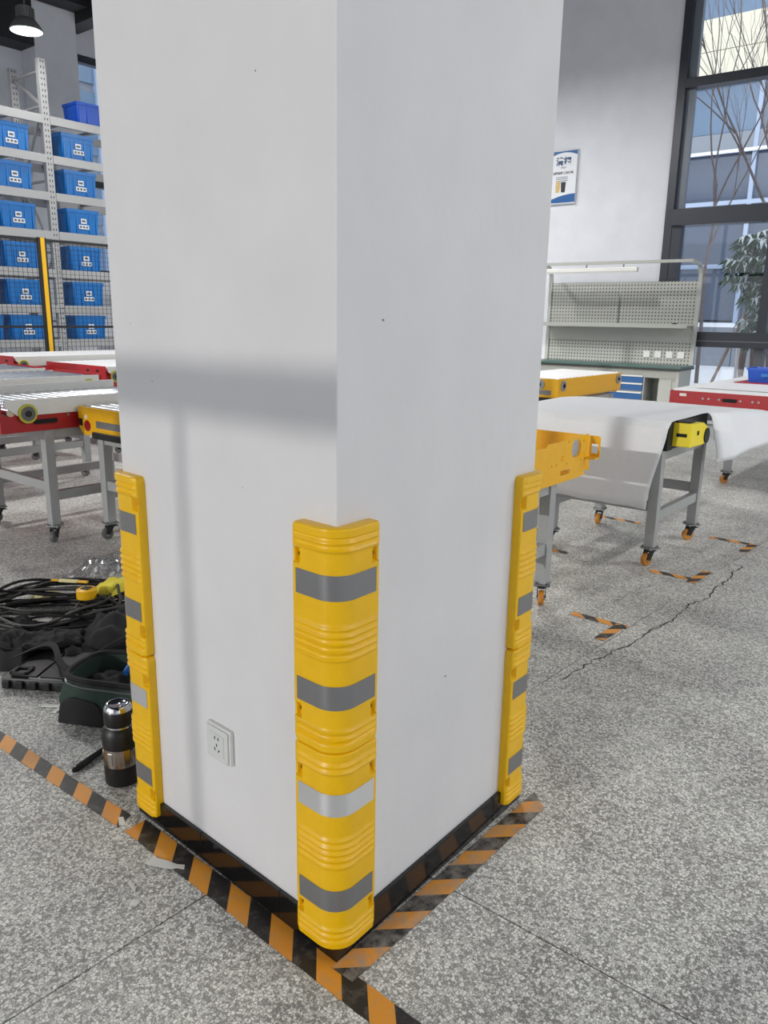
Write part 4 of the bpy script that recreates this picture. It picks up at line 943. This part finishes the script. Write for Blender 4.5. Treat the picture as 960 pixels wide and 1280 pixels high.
# ------------------------------------------------------------------ outside the window
gr = B(11.2, 60, -40, 60, -.1, .15).build('ground', M['snow']); tag(gr, 'snowy ground outside the tall window', 'ground'); gr['kind'] = 'structure'
bd = tag(empty('office_building', (24, 0, 0)), 'pale office building across the snowy yard seen through the window', 'building')
def fb(name, y0, y1, z0, z1, mt, x0=0., x1=.3, par=None): return B(x0, x1, y0, y1, z0, z1).build(name, M[mt], par or bd)
Y0, Y1 = -14, 24
fb('core_wall', Y0, Y1, -.4, 18, 'facade_grey', .35, 6)
k = Y0
while k < Y1:
    for z0, z1 in ((8.05, 8.85), (8.87, 9.7)): fb('facade_panel', k+.01, k+1.99, z0, z1, 'facade', -.25, .3)
    fb('window_glass', k+.06, k+1.94, 9.75, 12.5, 'facade_glass2', .05, .35)
    fb('window_glass', k+.06, k+1.94, 6.75, 8.0, 'facade_glass2' if int(k) % 4 else 'facade_glass', .1, .35)
    fb('spandrel', k+.02, k+1.98, 6.25, 6.72, 'facade_grey', .0, .35)
    fb('window_glass', k+.06, k+1.94, 4.9, 6.2, 'facade_glass', .1, .35)
    fb('window_glass', k+.06, k+1.94, 1.5, 4.75, 'facade_glass', .1, .35)
    fb('mullion', k-.06, k+.06, 1.4, 8.0, 'mullion_blue', -.02, .1)
    fb('mullion', k-.04, k+.04, 9.75, 12.5, 'mullion_blue', -.02, .1)
    fb('plinth', k+.01, k+1.99, -.4, 1.35, 'facade_grey', .0, .35)
    k += 2
for z in (3.05, 1.38, 4.82): fb('rail', Y0, Y1, z-.06, z+.06, 'mullion_blue', -.03, .1)
fb('pipe', Y0, Y1, 6.15, 6.24, 'snow', -.15, -.05); fb('ledge', Y0, Y1, 12.5, 18, 'facade', -.1, .35); fb('sill', Y0, Y1, 1.3, 1.42, 'snow', -.2, .1)
def tree(name, label, base, ht, r0, seed, spread, wash=True, lean=(0, 0), depth=4, props=False):
    rr = random.Random(seed); root = tag(empty(name, base), label, 'tree')
    tr = MB(); br = MB()
    def grow(p, d, L_, r, dep, dest):
        n = 5; pts = [p]; q = Vector(p)
        for k in range(n):
            d = (d+Vector((rr.uniform(-.14, .14), rr.uniform(-.14, .14), rr.uniform(-.02, .10)))).normalized(); q = q+d*L_/n; pts.append(q.copy())
        dest.tube(pts, [r*(1-.5*k/n) for k in range(n+1)], 5)
        if dep:
            for k in range(3 if dep > 1 else 3):
                a = rr.uniform(0, 2*PI); side = Vector((math.cos(a), math.sin(a), 0)); nd = (d*1.0+side*spread+Vector((0, 0, .25))).normalized()
                grow(pts[rr.randint(2, n)], nd, L_*rr.uniform(.55, .78), r*.52, dep-1, br)
    d0 = Vector((lean[0], lean[1], 1)).normalized()
    grow(Vector((0, 0, 0)), d0, ht*.42, r0, 0, tr)
    top = Vector(tr.v[-1])
    for k in range(4):
        a = 2*PI*k/4+rr.uniform(-.5, .5); grow(top-Vector((0, 0, rr.uniform(0, .3)*ht*.42)), Vector((math.cos(a)*.45, math.sin(a)*.45, 1)).normalized(), ht*.30, r0*.45, depth-1, br)
    tr.build('trunk', M['bark'], root, 0, True); br.build('branches', M['bark'], root)
    if wash: MB().cyl((0, 0, 0), (d0*1.3), r0*1.08, r0*1.02, 12).build('lime_wash', M['bark_white'], root, 0, True)
    if props:
        for a in (2.2, 4.4, .2): MB().cyl((.55*math.cos(a), .55*math.sin(a), 0), (0, 0, 1.5), .03, n=6).build('prop_pole', M['wood_pole'], root)
    return root
tree('bare_tree', 'bare tree with a limewashed trunk propped by poles in the yard', (15, 3.30, .15), 9.0, .07, 4, .55, True, (0, .03), 4, True)
tree('bare_tree', 'slender bare tree standing at the left side of the window', (16.5, 4.55, .15), 9.5, .045, 11, .5, False, (0, 0), 4)
tree('bare_tree', 'bare tree with dark twigs at the upper right of the window', (14.2, 2.55, .15), 9.5, .045, 23, .6, False, (0, .02), 4)
def snowy_shrub(label, base, ht, seed, crowns):
    rr = random.Random(seed); root = tag(empty('snowy_evergreen', base), label, 'tree')
    st = MB()
    for k in range(3): st.tube([(0, 0, 0), (rr.uniform(-.1, .1), rr.uniform(-.15, .15), ht*.5), (rr.uniform(-.2, .2), rr.uniform(-.3, .3), ht*.9)], [.04, .03, .012], 6)
    st.build('stem', M['bark'], root)
    lf = MB(); sn = MB()
    for (cx, cy, cz, r, n) in crowns:
        for _ in range(n):
            while True:
                p = Vector((rr.uniform(-1, 1), rr.uniform(-1, 1), rr.uniform(-1, 1)))
                if p.length < 1: break
            c_ = Vector((cx, cy, cz))+p*r; a0 = rr.uniform(0, 6)
            tl = Vector((rr.uniform(-.5, .5), rr.uniform(-.5, .5), 1)).normalized()
            for k in range(7):
                a = a0+2*PI*k/7; ax = tl.orthogonal().normalized(); ay = tl.cross(ax)
                o_ = ax*math.cos(a)+ay*math.sin(a); sd_ = tl.cross(o_); L_ = .22*rr.uniform(.75, 1.2); wv_ = .038
                v = [c_, c_+o_*L_*.5+sd_*wv_, c_+o_*L_-tl*.10-Vector((0, 0, .05)), c_+o_*L_*.5-sd_*wv_]
                lf.add(v, [(0, 1, 2), (0, 2, 3)])
                if rr.random() < .86: sn.add([x+tl*.014 for x in (v[0], v[0]*.1+v[1]*.9, v[0]*.15+v[2]*.85, v[0]*.1+v[3]*.9)], [(0, 1, 2), (0, 2, 3)])
    o = lf.build('leaves', M['leaf'], root); o['kind'] = 'stuff'
    o = sn.build('snow_on_leaves', M['leaf_snow'], root); o['kind'] = 'stuff'
snowy_shrub('snow-laden evergreen bush right of the limewashed trunk', (14.6, 2.95, .15), 3.2, 5, [(0, .30, 2.65, .30, 26), (0, -.05, 2.45, .36, 34), (0, .40, 2.25, .26, 20), (0, .12, 1.95, .32, 26), (0, -.25, 1.75, .36, 26), (0, .0, 1.2, .28, 20), (0, -.5, 2.3, .4, 26), (0, -.45, 1.2, .36, 22)])

# block seen through the small window behind the racks
nb = tag(empty('neighbour_block', (9, 22, 0)), 'pale glazed block seen through the small window above the rack', 'building')
B(-6, 9, .3, 4, -.3, 16).build('core_wall', M['facade_grey'], nb)
for i in range(10):
    for j in range(8): B(-6+1.5*i+.06, -4.5+1.5*i-.06, .2, .3, 2*j+.1, 2*j+1.85).build('pane', M['facade_glass2'], nb)
    B(-6+1.5*i-.06, -6+1.5*i+.06, .1, .3, 0, 16).build('mullion', M['mullion_blue'], nb)
